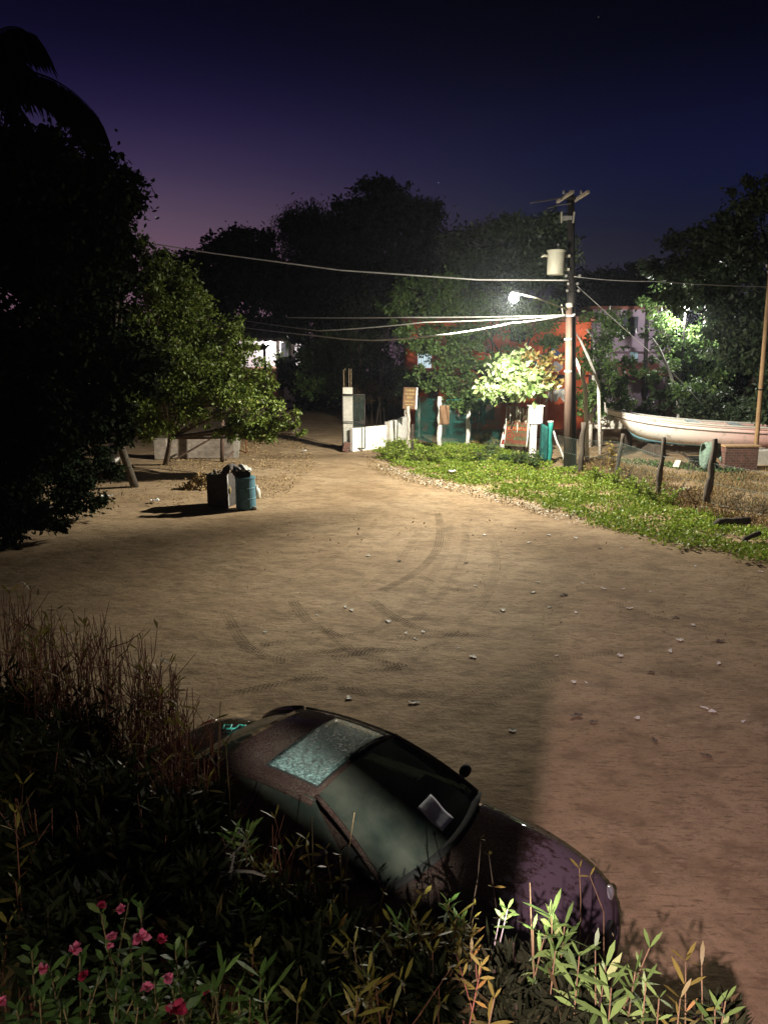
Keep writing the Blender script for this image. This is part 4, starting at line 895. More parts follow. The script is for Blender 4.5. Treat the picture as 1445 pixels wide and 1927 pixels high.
M['hull_white'] = mat('hull_white', (.52, .50, .44), .6, var=.15, scale=3, bump=.15, spots=(4, .64, (.3, .27, .22)))
M['hull_blue'] = mat('hull_blue', (.16, .34, .42), .6, var=.2, scale=4, bump=.15, spots=(5, .62, (.35, .38, .38)))
M['hull_line'] = mat('hull_line', (.15, .12, .10), .7, var=.2, scale=4, bump=.1)
M['deck'] = mat('deck', (.24, .30, .31), .7, var=.3, scale=3, bump=.2)
YB = 33.6
bow = P(1138, 769, YB); L_b = 9.2
t = thing('fishing_boat', 'long white and pink open fishing boat with raised bow and blue underside', 'boat', (bow.x + 3, YB, 0))
def hull_sec(s):                                        # s metres from the bow tip; returns half-beam at rail, rail z, chine half-beam, chine z, keel z
    u = s / L_b
    rail = bow.z - .70 * (1 - math.exp(-s / 2.8)) - .06 * u
    hb = 1.02 * (1 - math.exp(-s / 1.25)) + .02
    keel = .50 + .62 * math.exp(-s / 0.75) - .12 * min(1, s / 5); cz = keel + .22 * math.exp(-s / 2.2) + .07
    return hb, rail, hb * (.50 + .3 * min(1, s / 4)), cz, keel
def hp(s, k):                                            # keel line starts behind the tip: raked stem
    hb, rail, cb, cz, keel = hull_sec(s)
    rake = 1.15 * math.exp(-s / 1.0)
    prof = [(hb * 1.03, rail, 0), (hb * 1.0, rail - .10, 0), (hb * .97, rail - .24, .1), (hb * .90, (rail + cz) / 2 - .02, .45), (cb, cz, .75), (cb * .5, (cz + keel) / 2 - .02, .95), (0, keel, 1.0)]
    y, z, rk = prof[k]; return bow.x + s + rake * rk, y, z
ang = R(-7)
def place(x, y, z): v = Vector((x - bow.x, y, 0)); v = rotz(ang) @ v; return Vector((bow.x + v.x, YB + v.y, z))
S = [0, .08, .2, .4, .7, 1.1, 1.6, 2.3, 3.2, 4.4, 6, 7.6, L_b]
def strip(name, k0, k1, m, par=t, off=0):
    mm = MB()
    for sd in (-1, 1):
        mm.grid(lambda u, v: place(*[(x, sd * (y + off), z) for x, y, z in [hp(S[round(u * (len(S) - 1))], k0 + round(v * (k1 - k0)))]][0]), len(S) - 1, k1 - k0)
    return mm.obj(name, M[m], par, smooth=True, solid=.03)
strip('hull', 1, 4, 'hull'); strip('bottom', 4, 6, 'hull_blue')
strip('rail', 0, 1, 'hull')
mm = MB()
for sd in (-1, 1):
    mm.tube([place(x, sd * (y + .02), z) for x, y, z in [hp(s, 2) for s in S]], .028, 6)
mm.obj('rubbing_strake', M['hull_line'], t, smooth=True)
mm = MB()
for sd in (-1, 1): mm.tube([place(x, sd * y, z + .02) for x, y, z in [hp(s, 0) for s in S]], .045, 6)
mm.obj('gunwale', M['hull_white'], t, smooth=True)
mm = MB(); mm.grid(lambda u, v: place(hp(S[round(u * (len(S) - 1))], 0)[0], (v - .5) * 2 * hp(S[round(u * (len(S) - 1))], 3)[1], hp(S[round(u * (len(S) - 1))], 0)[2] - (.06 if u < .5 else .34)), len(S) - 1, 4); mm.obj('deck', M['deck'], t, solid=.02)
for s in (3.6, 5.4, 7.2):
    x, y, z = hp(s, 0); a, b_ = place(x, -y, z - .02), place(x, y, z - .02); MB().prism([a, b_, b_ + Vector((.3, 0, 0)), a + Vector((.3, 0, 0))], (0, 0, .05)).obj('thwart', M['deck'], t)
x, y, z = hp(0, 0); MB().tube([place(x + .02, 0, z), place(x - .02, 0, z + .28)], [.04, .025], 6).obj('bow_post', M['hull_white'], t)
x, y, z = hp(L_b, 0); a = place(x, -y, z); b_ = place(x, y, z); MB().prism([a, b_, b_ - Vector((0, 0, z - .5)), a - Vector((0, 0, z - .5))], (.06, 0, 0)).obj('transom', M['hull'], t)
for s, hh in ((1.9, .52), (4.6, .42)):
    x, y, z = hp(s, 6); q = place(x, 0, 0); q.z = (z - .02) / 2 - .02
    tag(MB().box(q, (.3, 1.5, z - .0)).obj('boat_chock', M['wood_post'], bevel=.02), 'timber chock under the boat ' + ('near its bow' if s < 3 else 'amidships'), 'chock')
# small white upturned boat behind the bow
c0 = P(1130, 790, 36.6); t = thing('upturned_dinghy', 'small white upturned dinghy behind the raised bow of the long boat', 'boat', (c0.x, c0.y, 0))
zb = P(1120, 802, 36.6).z; zt_ = P(1142, 767, 36.6).z; xl = P(1097, 800, 36.6).x
def dh(u, v):
    x = xl + 2.3 * u; w_ = .75 * min(1, (u * 3.2) ** .7 if u > 0 else 0) + .02; a_ = PI * v
    z = zb + (zt_ - zb) * math.sin(a_) ** .7 * max(0.0, math.sin(PI * min(1, u * .80)) ** .8 if u > 0 else 0); return Vector((x, c0.y - w_ * math.cos(a_), z))
MB().grid(dh, 24, 12).obj('hull', M['hull_white'], t, smooth=True, solid=.03)
rl = [Vector((xl + 2.3 * u, c0.y - (.78 * min(1, (u * 3.2) ** .7) + .03), zb)) for u in [i / 16 for i in range(17)]]
MB().tube(rl, .06, 6).obj('rail', M['hull_white'], t, smooth=True)
for s, nm in ((.7, 'left'), (2.1, 'other')): tag(MB().box((xl + s, c0.y, zb / 2), (.2, 1.2, zb)).obj('trestle', M['wood_post']), 'wooden trestle under the upturned dinghy, ' + ('below its pointed end' if s < 2 else 'behind the long boat'), 'trestle')
# red brown brick stack and junk under the boat
b = G(1392, 884)
t = thing('brick_stack', 'dark red brown brick stack under the boat beside the mast footing', 'brick stack', b)
MB().box(b + Vector((0, .2, .42)), (1.25, .5, .9)).obj('bricks', M['brick_red'], t, bevel=.01); MB().box(b + Vector((.02, .2, .90)), (1.35, .56, .06)).obj('top_board', M['wood_tan'], t)
b = G(1300, 886)
t = thing('wheelbarrow', 'battered black wheelbarrow tipped beside the fence post under the boat', 'wheelbarrow', b)
def tray(u, v): return b + Vector((-.12 + .75 * u, (v - .5) * (.7 - .2 * u), .52 - .34 * math.sin(PI * min(1, u * .9 + .05)) * math.sin(PI * v) ** .4))
MB().grid(tray, 10, 10).obj('tray', M['black_plastic'], t, smooth=True, solid=.02)
for sy in (-.22, .22): MB().tube([b + Vector((-.5, sy * 1.2, .72)), b + Vector((0, sy, .42)), b + Vector((.8, sy * .5, .22))], .025, 6).obj('handle', M['wood_post'], t); MB().tube([b + Vector((.05, sy, .42)), b + Vector((-.02, sy * 1.1, 0))], .025, 6).obj('leg', M['iron'], t)
MB().lathe([(.06, -.03), (.17, -.04), (.19, 0), (.17, .04), (.06, .03)], 14, Matrix.Translation(b + Vector((.85, 0, .19))) @ Matrix.Rotation(R(90), 4, 'X')).obj('wheel', M['black_plastic'], t)
b = G(1338, 900); c1 = P(1345, 838, b.y + .5)
def rag(u, v): return c1 + Vector(((u - .5) * .75, .25 + .12 * math.sin(u * 8 + v * 3), -.75 * v * (1 + .3 * math.sin(u * 6)) + .1 * math.sin(u * PI)))
M['rag_green'] = mat('rag_green', (.14, .2, .16), .95, var=.4, scale=9, bump=.5)
tag(MB().grid(rag, 14, 10).obj('green_rag', M['rag_green'], smooth=True, solid=.02), 'grey green rag draped over the thickest fence post under the boat', 'rag')
q = G(1278, 880); tag(MB().box(q + Vector((0, 0, .1)), (.4, .3, .32), rotz(.5) @ Matrix.Rotation(R(24), 3, 'Y'), .8).obj('cream_box', M['milk_plastic'], bevel=.03), 'crumpled cream box on the dry grass left of the wheelbarrow', 'box')
for px, py, s, lb in ((1375, 990, .5, 'dark log lying at the back of the green verge'), (1412, 1022, .32, 'short dark log stump in the low green plants')):
    q = G(px, py); a = R(8) if s > .4 else R(35); d = Vector((math.cos(a), math.sin(a), .0)) * s
    lg = crooked(q - d + Vector((0, 0, .12)), q + d + Vector((0, 0, .13 if s > .4 else .2)), .11 if s > .4 else .075, None, 'bark_dark', 'log', 6); tag(lg, lb, 'log')
#@@NEXT
# ------------------------------------------------------------ bins on the left
b = G(410, 954)
t = thing('steel_bin', 'square dark steel bin full of rubbish left of the blue barrel', 'bin', b)
Rb = rotz(R(-14)); hb = P(410, 896, b.y - .3).z
def bx_(c, d, m, name, **k): return MB().box(b + Rb @ Vector(c), d, Rb).obj(name, M[m], t, **k)
W_ = .62
for sx in (-1, 1): bx_((sx * W_ / 2, .3, hb / 2), (.03, .6, hb), 'dark_steel', 'side_panel', bevel=.006)
bx_((0, 0, hb / 2), (W_ - .03, .03, hb), 'dark_steel', 'front_panel'); bx_((0, .6, hb / 2), (W_ - .03, .03, hb), 'dark_steel', 'back_panel')
bx_((W_ / 2 + .028, .0, hb / 2), (.022, .07, hb * 1.02), 'galv', 'lit_edge')  # pale strip stands in for the lamplit edge of the bin
mm = MB()
for k in range(26):
    mm.ball(b + Rb @ Vector((rnd.uniform(-.26, .26), rnd.uniform(.06, .54), hb - .08 + rnd.uniform(0, .14))), (rnd.uniform(.04, .1), rnd.uniform(.04, .1), rnd.uniform(.03, .08)), 7, 5)
tag(mm.obj('rubbish', M['paper_dark'], t), kind='stuff')
b2 = G(460, 960) + Vector((0, .28, 0)); hb2 = P(460, 897, b2.y).z
t = thing('blue_barrel', 'blue plastic barrel in front of the leaf litter beside the steel bin', 'barrel', b2)
MB().lathe([(.27, 0), (.285, .03), (.285, hb2 * .3), (.295, hb2 * .33), (.285, hb2 * .36), (.285, hb2 * .63), (.295, hb2 * .66), (.285, hb2 * .69), (.28, hb2 - .06), (.295, hb2 - .04), (.295, hb2), (.26, hb2)], 26, Matrix.Translation(b2)).obj('body', M['blue_plastic'], t)
MB().lathe([(.27, hb2 - .01), (.265, hb2 + .012)], 24, Matrix.Translation(b2)).obj('lid', M['blue_plastic'], t)
q = P(457, 894, b2.y - .05); q.z = hb2 + .13
t = thing('plastic_crate', 'black slatted plastic crate lying on top of the blue barrel', 'crate', q)
Rc = rotz(R(8)) @ Matrix.Rotation(R(5), 3, 'Y')
for c, d in (((0, 0, -.1), (.42, .32, .02)), ((0, .16, -.0), (.42, .02, .2)), ((-.21, 0, 0), (.02, .32, .2)), ((.21, 0, 0), (.02, .32, .2))): MB().box(q + Rc @ Vector(c), d, Rc).obj('crate_side', M['black_plastic'], t)
mm = MB()
for dz in (-.08, -.02, .04, .09): mm.box(q + Rc @ Vector((0, -.165, dz)), (.42, .02, .03), Rc)
for dx in (-.2, -.1, 0, .1, .2): mm.box(q + Rc @ Vector((dx, -.163, 0)), (.02, .014, .2), Rc)
mm.obj('slatted_front', M['black_plastic'], t)
q3 = q + Vector((-.02, .02, .13))
def bagf(u, v): return q3 + Vector(((u - .5) * .5, (v - .5) * .4, .13 * math.sin(PI * u) * math.sin(PI * v) + .03 * math.sin(u * 17 + v * 13) - .05 * abs(u - .5) - .04))
tag(MB().grid(bagf, 14, 12).obj('plastic_bag', M['bag_clear'], smooth=True, solid=.01), 'crumpled pale plastic bag lying on the black crate', 'bag')
q4 = P(437, 884, b2.y - .1)
def clf(u, v):
    x = -.28 + .52 * u; z = .12 * math.sin(PI * min(1, u * 1.1)) + .04 - (.36 * max(0, v - .45)) * (1 if u < .75 else .3) * (.4 + .9 * abs(math.sin(u * 6.5)))
    return q4 + Vector((x, -.16 + .34 * (1 - v) + .03 * math.sin(u * 14), z - .02))
tag(MB().grid(clf, 18, 10).obj('dark_cloth', M['cloth_dark'], smooth=True, solid=.03), 'dark grey cloth slung between the steel bin and the crate', 'cloth')
q = G(481, 950) + Vector((0, .4, 0)); zj = P(481, 930, q.y).z
MB_ = MB().lathe([(.08, 0), (.11, .02), (.115, .22), (.09, .30), (.04, .33), (.035, .38)], 14, Matrix.Translation(q + Vector((-.02, 0, zj - .14))) )
jt = thing('white_jug', 'milky white plastic jug tied to the side of the blue barrel', 'jug', q + Vector((-.02, 0, zj - .14))); MB_.obj('body', M['milk_plastic'], jt, smooth=True); MB().lathe([(.04, .38), (.04, .42)], 10, Matrix.Translation(q + Vector((-.02, 0, zj - .14)))).obj('cap', M['cloth_white'], jt)
q = b + Vector((.36, -.02, .5)); tag(MB().ball(q, (.05, .05, .12), 10, 8).obj('yellow_bottle', M['yellow_paint'], smooth=True), 'small yellow bottle wedged between the steel bin and the barrel', 'bottle')
q = G(478, 958); tag(MB().ball(q + Vector((.02, -.03, .03)), (.09, .06, .06), 8, 6).obj('stone', M['concrete_grey']), 'grey stone at the foot of the blue barrel', 'stone')
# ------------------------------------------------------------ the car
def carpaint():
    m, N, L, b = newmat('car_paint'); tc = N.new('ShaderNodeTexCoord'); v = tc.outputs['Object']
    b.inputs['Base Color'].default_value = (.016, .0018, .0035, 1); b.inputs['Roughness'].default_value = .6; b.inputs['Specular IOR Level'].default_value = 0; b.inputs['Coat Weight'].default_value = .7; b.inputs['Coat Roughness'].default_value = .025
    n = N.new('ShaderNodeTexNoise'); n.inputs['Scale'].default_value = 90; n.inputs['Detail'].default_value = 4; L.new(v, n.inputs[0])      # dew and dust specks
    n2 = N.new('ShaderNodeTexNoise'); n2.inputs['Scale'].default_value = 3; n2.inputs['Detail'].default_value = 8; L.new(v, n2.inputs[0])
    r = N.new('ShaderNodeValToRGB'); r.color_ramp.elements[0].position = .42; r.color_ramp.elements[0].color = (.10,) * 3 + (1,); r.color_ramp.elements[1].position = .72; r.color_ramp.elements[1].color = (.42,) * 3 + (1,); L.new(n.outputs[0], r.inputs[0])
    mu = N.new('ShaderNodeMath'); mu.operation = 'MULTIPLY'; L.new(r.outputs[0], mu.inputs[0]); L.new(n2.outputs[0], mu.inputs[1])
    sp = N.new('ShaderNodeSeparateXYZ'); L.new(v, sp.inputs[0])
    # mauve speckle on the bonnet front, painting in the house lamp's light
    n3 = N.new('ShaderNodeTexNoise'); n3.inputs['Scale'].default_value = 13; n3.inputs['Detail'].default_value = 9; n3.inputs['Roughness'].default_value = .7; L.new(v, n3.inputs[0])
    mr = N.new('ShaderNodeMapRange'); mr.inputs['From Min'].default_value = .85; mr.inputs['From Max'].default_value = 1.75; L.new(sp.outputs['X'], mr.inputs[0])
    ad = N.new('ShaderNodeMath'); ad.operation = 'MULTIPLY'; L.new(mr.outputs[0], ad.inputs[0]); L.new(n3.outputs[0], ad.inputs[1])
    r3 = N.new('ShaderNodeValToRGB'); r3.color_ramp.elements[0].position = .36; r3.color_ramp.elements[1].position = .46; L.new(ad.outputs[0], r3.inputs[0])
    dust = N.new('ShaderNodeBsdfDiffuse'); dust.inputs[0].default_value = (.24, .25, .20, 1)
    bonnet_lit = N.new('ShaderNodeBsdfDiffuse'); bonnet_lit.inputs[0].default_value = (.105, .078, .095, 1)
    m1 = N.new('ShaderNodeMixShader'); L.new(mu.outputs[0], m1.inputs[0]); L.new(b.outputs[0], m1.inputs[1]); L.new(dust.outputs[0], m1.inputs[2])
    m2 = N.new('ShaderNodeMixShader'); L.new(r3.outputs[0], m2.inputs[0]); L.new(m1.outputs[0], m2.inputs[1]); L.new(bonnet_lit.outputs[0], m2.inputs[2])
    L.new(m2.outputs[0], N['Material Output'].inputs[0]); return m
def carglass(name, dustf, tint, dew=False):
    m, N, L, b = newmat(name)
    b.inputs['Base Color'].default_value = (*tint, 1); b.inputs['Roughness'].default_value = .06
    tr = N.new('ShaderNodeBsdfTransparent'); tr.inputs[0].default_value = (.14, .2, .18, 1)
    m1 = N.new('ShaderNodeMixShader'); m1.inputs[0].default_value = .4 if not dew else 0; L.new(b.outputs[0], m1.inputs[1]); L.new(tr.outputs[0], m1.inputs[2])
    d = N.new('ShaderNodeBsdfDiffuse'); d.inputs[0].default_value = (.22, .215, .17, 1)
    tc = N.new('ShaderNodeTexCoord'); n = N.new('ShaderNodeTexNoise'); n.inputs['Scale'].default_value = 4; n.inputs['Detail'].default_value = 8; L.new(tc.outputs['Object'], n.inputs[0])
    mr = N.new('ShaderNodeMapRange'); mr.inputs['From Min'].default_value = .3; mr.inputs['From Max'].default_value = .7; mr.inputs['To Min'].default_value = dustf * .35; mr.inputs['To Max'].default_value = dustf * 1.7; L.new(n.outputs[0], mr.inputs[0])
    m2 = N.new('ShaderNodeMixShader'); L.new(mr.outputs[0], m2.inputs[0]); L.new(m1.outputs[0], m2.inputs[1]); L.new(d.outputs[0], m2.inputs[2])
    if dew:
        vo = N.new('ShaderNodeTexVoronoi'); vo.inputs['Scale'].default_value = 75; L.new(tc.outputs['Object'], vo.inputs[0])
        bp = N.new('ShaderNodeBump'); bp.inputs['Strength'].default_value = 1; bp.inputs['Distance'].default_value = .012; bp.invert = True
        L.new(vo.outputs['Distance'], bp.inputs['Height']); L.new(bp.outputs[0], b.inputs['Normal']); b.inputs['Roughness'].default_value = .16; b.inputs['Coat Weight'].default_value = .2
        n5 = N.new('ShaderNodeTexNoise'); n5.inputs['Scale'].default_value = 38; n5.inputs['Detail'].default_value = 6; n5.inputs['Roughness'].default_value = .75; L.new(tc.outputs['Object'], n5.inputs[0])
        mr.inputs['From Min'].default_value = .45; mr.inputs['From Max'].default_value = .68; mr.inputs['To Min'].default_value = .0; mr.inputs['To Max'].default_value = .55; L.new(n5.outputs[0], mr.inputs[0]); d.inputs[0].default_value = (.26, .42, .40, 1)  # glints off the dew painted in as pale teal diffuse specks
        b.inputs['Specular Tint'].default_value = (.75, 1, .97, 1); b.inputs['Specular IOR Level'].default_value = .35
    L.new(m2.outputs[0], N['Material Output'].inputs[0]); return m
M['paint'] = carpaint(); M['car_glass'] = carglass('car_glass', .10, (.01, .02, .018)); M['sunroof'] = carglass('sunroof', .05, (.04, .06, .06), True)
M['rubber'] = mat('rubber', (.012, .012, .012), .85, var=.2, scale=20, bump=.2); M['trim_black'] = mat('trim_black', (.012, .012, .012), .85, var=.2, scale=12, bump=.1)
M['lens'] = mat('lens', (.35, .36, .36), .12, var=.1, scale=8, bump=0, coat=1); M['lens_red'] = mat('lens_red', (.18, .01, .01), .15, var=.1, scale=8, bump=0, coat=1)
M['seat_cloth'] = mat('seat_cloth', (.05, .05, .048), .95, var=.3, scale=15, bump=.3); M['bright_teal'] = mat('bright_teal', (.10, .75, .62), .5, var=.1, scale=8, bump=0)
M['paper_sheet'] = mat('paper_sheet', (.72, .72, .80), .8, var=.12, scale=7, bump=.2); M['chrome'] = mat('chrome', (.6, .6, .6), .2, .9, var=.05, scale=8, bump=0)
def car():
    t = thing('parked_car', 'dark maroon sedan with dusty roof and mauve speckled bonnet parked behind the oleanders', 'car')
    ST = [(-2.22, .50, .60, .60), (-2.16, .66, .80, .70), (-2.05, .88, .95, .76), (-1.75, .955, 1.00, .81), (-1.35, .965, 1.01, .835), (-.8, .95, .98, .85), (0, .93, .96, .855), (.6, .925, .96, .85), (.95, .91, .975, .84), (1.3, .875, .935, .825), (1.65, .81, .875, .80), (1.95, .72, .79, .74), (2.12, .62, .68, .66), (2.2, .46, .52, .57)]
    def prof(s):
        x, belt, top, hw = s; h = [(0, top), (.35 * hw, top - .004), (.68 * hw, top - .022), (.90 * hw, belt - .015), (hw * .985, belt - .085), (hw, belt - .24 if belt > .6 else .42), (hw * .99, .40 if belt > .6 else .36), (hw * .95, .25), (hw * .8, .19), (0, .18)]
        return [(x, y, z) for y, z in h]
    V = []; F = []
    for s in ST: p = prof(s); V += p + [(x, -y, z) for x, y, z in p[1:-1]][::-1]
    n = 18
    for i in range(len(ST) - 1):
        for k in range(n): F.append((i * n + k, (i + 1) * n + k, (i + 1) * n + (k + 1) % n, i * n + (k + 1) % n))
    F.append(tuple(range(n))); F.append(tuple((len(ST) - 1) * n + k for k in range(n - 1, -1, -1)))
    m = MB(); m.add(V, F); m.obj('body', M['paint'], t, smooth=True, subsurf=2)
    xr, xf, yt = -.86, .16, .60                                     # roof rear / front, half width
    def roof(u, v): x = xr + (xf - xr) * u; y = (v - .5) * 2 * yt; return Vector((x, y, 1.395 - .03 * (2 * u - 1.05) ** 2 - .055 * abs(2 * v - 1) ** 2.6))
    m = MB(); m.grid(roof, 14, 16); m.obj('roof', M['paint'], t, smooth=True, solid=.025)
    def roofz(x, y): return roof((x - xr) / (xf - xr), y / (2 * yt) + .5).z
    m = MB(); m.grid(lambda u, v: Vector((-.40 + .50 * u, (v - .5) * .92, roofz(-.40 + .5 * u, (v - .5) * .92) + .021)), 8, 10); sr = m.obj('sunroof', M['sunroof'], t, smooth=True, solid=.008)
    pts = [(-.41, -.47), (.11, -.47), (.11, .47), (-.41, .47), (-.41, -.47)]
    MB().tube([(x, y, roofz(x, y) + .017) for x, y in [(a[0] + (b[0] - a[0]) * k / 5, a[1] + (b[1] - a[1]) * k / 5) for a, b in zip(pts[:-1], pts[1:]) for k in range(5)] + [pts[0]]], .008, 5).obj('seal', M['trim_black'], sr)
    def screen(x0, z0, w0, x1, z1, w1, bow):
        def fn(u, v):
            y = (v - .5) * 2 * (w0 + (w1 - w0) * u); c = 1 - (2 * v - 1) ** 2
            return Vector((x0 + (x1 - x0) * u + bow * c * u + .03 * math.sin(PI * u) * (1 if bow > 0 else -1), y, z0 + (z1 - z0) * u - .05 * (1 - c) * (1 - u) + .02 * math.sin(PI * u)))
        return fn
    ws = screen(xf + .005, 1.392, .55, .88, .965, .72, .13); rw = screen(xr - .005, 1.36, .54, -1.46, 1.0, .70, -.1)
    w_ = MB().grid(ws, 10, 14).obj('windshield', M['car_glass'], t, smooth=True); MB().grid(rw, 10, 14).obj('rear_window', M['car_glass'], t, smooth=True)
    for s in (0, 1):
        MB().tube([ws(i / 8, s) + Vector((0, 0, .005)) for i in range(9)], .021, 6).obj('windshield_pillar', M['paint'], t, smooth=True)
        MB().tube([rw(i / 8, s) + Vector((0, 0, .005)) for i in range(9)], .045, 6).obj('rear_pillar', M['paint'], t, smooth=True)
        y = -1 if s == 0 else 1
        MB().tube([(-.36, y * .58, 1.34), (-.38, y * .79, .94)], .03, 6).obj('door_pillar', M['trim_black'], t)
        a0, a1 = Vector((xr - .5, y * .79, .965)), Vector((.80, y * .79, .945))
        def sw(u, v): 
            lo = Vector((-1.25 + 2.0 * u, y * .785, .955)); hi = Vector((-.82 + .97 * u, y * .572, 1.345)); return lo.lerp(hi, v) + Vector((0, y * .02 * math.sin(PI * v), 0))
        MB().grid(sw, 10, 5).obj('side_window', M['car_glass'], t, smooth=True)
        MB().tube([roof(i / 10, s) + Vector((0, 0, -.005)) for i in range(11)], .022, 6).obj('roof_rail', M['paint'], t, smooth=True)
        for x in (-.38, .42): MB().tube([(x - .06, y * .865, .80), (x + .08, y * .865, .805)], .016, 6).obj('door_handle', M['trim_black'], t)
        for x in (-1.12, -.34, .72): MB().tube([(x, y * .862, .34), (x + .01, y * .868, .62), (x, y * .845, .90)], .004, 4).obj('door_gap', M['trim_black'], t)
        MB().ball((.66, y * .93, .99), (.05, .075, .055), 10, 8).obj('mirror', M['trim_black'], t, smooth=True)
        MB().tube([(.66, y * .80, .95), (.66, y * .9, .97)], .025, 6).obj('mirror_arm', M['trim_black'], t)
        MB().ball((2.06, y * .50, .61), (.055, .16, .05), 14, 8).obj('headlight', M['lens'], t, smooth=True)
        MB().ball((-2.12, y * .52, .78), (.07, .19, .08), 12, 8).obj('tail_light', M['lens_red'], t, smooth=True)
        for x in (-1.38, 1.36):
            Wm = Matrix.Translation((x, y * .76, .30)) @ Matrix.Rotation(R(90), 4, 'X')
            wh = MB().lathe([(.19, -.1), (.27, -.11), (.30, -.08), (.305, 0), (.30, .08), (.27, .11), (.19, .1)], 26, Wm).obj('wheel', M['rubber'], t, smooth=True)
            MB().lathe([(.18, -.105), (.19, -.112), (.06, -.09), (.05, .09), (.19, .112), (.18, .105)], 20, Wm).obj('rim', M['galv'], wh)
            MB().tube([(x + .37 * math.cos(a), y * .835, .30 + .37 * math.sin(a)) for a in [PI * k / 14 for k in range(15)]], .035, 6).obj('wheel_arch', M['paint'], t, smooth=True)
    MB().grid(lambda u, v: Vector((2.10 + .13 * (1 - (2 * v - 1) ** 2) - .02 * abs(u - .5), (v - .5) * 1.36, .24 + .22 * u)), 5, 14).obj('front_bumper', M['paint'], t, smooth=True, solid=.05)
    MB().grid(lambda u, v: Vector((-2.14 - .11 * (1 - (2 * v - 1) ** 2), (v - .5) * 1.4, .28 + .22 * u)), 5, 14).obj('rear_bumper', M['paint'], t, smooth=True, solid=.05)
    MB().box((2.185, 0, .56), (.04, .6, .10), Matrix.Rotation(R(-20), 3, 'Y')).obj('grille', M['trim_black'], t)
    for y0, y1 in ((-.55, -.02), (.05, .58)): MB().tube([(.93, y0, .985), (.80, (y0 + y1) / 2, 1.02), (.72, y1, 1.055)], .008, 5).obj('wiper', M['trim_black'], t)
    MB().grid(lambda u, v: Vector((.82 + .10 * u + .13 * (1 - (2 * v - 1) ** 2), (v - .5) * 1.46, .962 + .012 * math.sin(PI * u))), 3, 12).obj('cowl', M['trim_black'], t, smooth=True, solid=.01)
    MB().grid(lambda u, v: Vector((.40 + .5 * u, (v - .5) * 1.36, .985 - .04 * u)), 4, 8).obj('dashboard', M['trim_black'], t, solid=.03)
    for y in (-.36, .36):
        st = MB().box((-.28, y, .93), (.14, .46, .5), Matrix.Rotation(R(-14), 3, 'Y')).obj('seat', M['seat_cloth'], t, bevel=.05); MB().box((-.33, y, 1.2), (.1, .26, .15)).obj('headrest', M['seat_cloth'], st, bevel=.04)
    MB().box((-1.0, 0, .9), (.14, 1.2, .4), Matrix.Rotation(R(-14), 3, 'Y')).obj('rear_seat', M['seat_cloth'], t, bevel=.05)
    lr = MB().lathe([(.165, -.012), (.18, 0), (.165, .012), (.15, 0)], 20, Matrix.Translation((.36, .36, .95)) @ Matrix.Rotation(R(-62), 4, 'Y')); lr.obj('steering_wheel', M['trim_black'], t)
    # bright teal squiggle on the boot lid
    sq = [(-1.66, .30), (-1.70, .36), (-1.64, .40), (-1.60, .34), (-1.63, .31), (-1.56, .36), (-1.58, .44), (-1.52, .47), (-1.50, .42), (-1.53, .40), (-1.47, .45), (-1.45, .52)]
    MB().tube([(x, y, 1.018 - .02 * abs(y)) for x, y in sq], .009, 5).obj('teal_squiggle', M['bright_teal'], t, smooth=True)
    t.scale = (.965, .965, .985); t.location = (-.33, 5.55, 0); t.rotation_euler = (0, 0, R(-33))
    # sheet of paper lying inside the windshield
    Mx = WM(t); c0 = Mx @ Vector((.60, .04, 1.15))
    pq = [Mx @ (ws(u, v) + Vector((.006, 0, .012))) for u, v in ((.62, .49), (.62, .66), (.90, .64), (.90, .50))]
    def ps(u, v): a = pq[0].lerp(pq[3], u); b_ = pq[1].lerp(pq[2], u); return a.lerp(b_, v) + Vector((0, 0, .006 * math.sin(u * 8)))
    tag(MB().grid(ps, 8, 8).obj('paper_sheet', M['paper_sheet'], smooth=True, solid=.002), 'crumpled white sheet of paper lying on the windshield of the maroon car', 'paper')
car()
# ------------------------------------------------------------ verge, dry grass, weeds, litter
M['gravel'] = leafmat('gravel', (.35, .30, .22), (.62, .56, .45), (.8, .76, .68), trans=0, rough=.9)
def inpoly(P_, poly):
    x, y = P_[:, 0], P_[:, 1]; ins = np.zeros(len(P_), bool); n = len(poly)
    for i in range(n):
        x1, y1 = poly[i]; x2, y2 = poly[(i + 1) % n]
        c = ((y1 > y) != (y2 > y)) & (x < (x2 - x1) * (y - y1) / (y2 - y1 + 1e-12) + x1); ins ^= c
    return ins
def scatter(pix, n):
    poly = [(G(a, b).x, G(a, b).y) for a, b in pix]; xs = [p[0] for p in poly]; ys = [p[1] for p in poly]; out = np.zeros((0, 2))
    while len(out) < n:
        q = np.stack([rng.uniform(min(xs), max(xs), n), rng.uniform(min(ys), max(ys), n)], 1); out = np.concatenate([out, q[inpoly(q, poly)]])
    return out[:n]
def clumpy(p, s, thr):
    v = np.sin(p[:, 0] * s + 1.7 * np.sin(p[:, 1] * s * .7)) + np.sin(p[:, 1] * s * 1.3 + 1.1 * np.sin(p[:, 0] * s * .9)) + rng.normal(size=len(p)) * .7; return p[v > thr]
VERGE = [(712, 850), (730, 868), (765, 884), (800, 897), (850, 908), (905, 919), (960, 935), (1005, 948), (1050, 962), (1100, 980), (1150, 996), (1200, 1010), (1250, 1024), (1300, 1036), (1350, 1046), (1400, 1056), (1475, 1066), (1475, 1010), (1400, 990), (1345, 968), (1290, 955), (1240, 938), (1160, 905), (1090, 886), (1010, 868), (960, 848), (880, 838), (780, 834), (730, 832)]
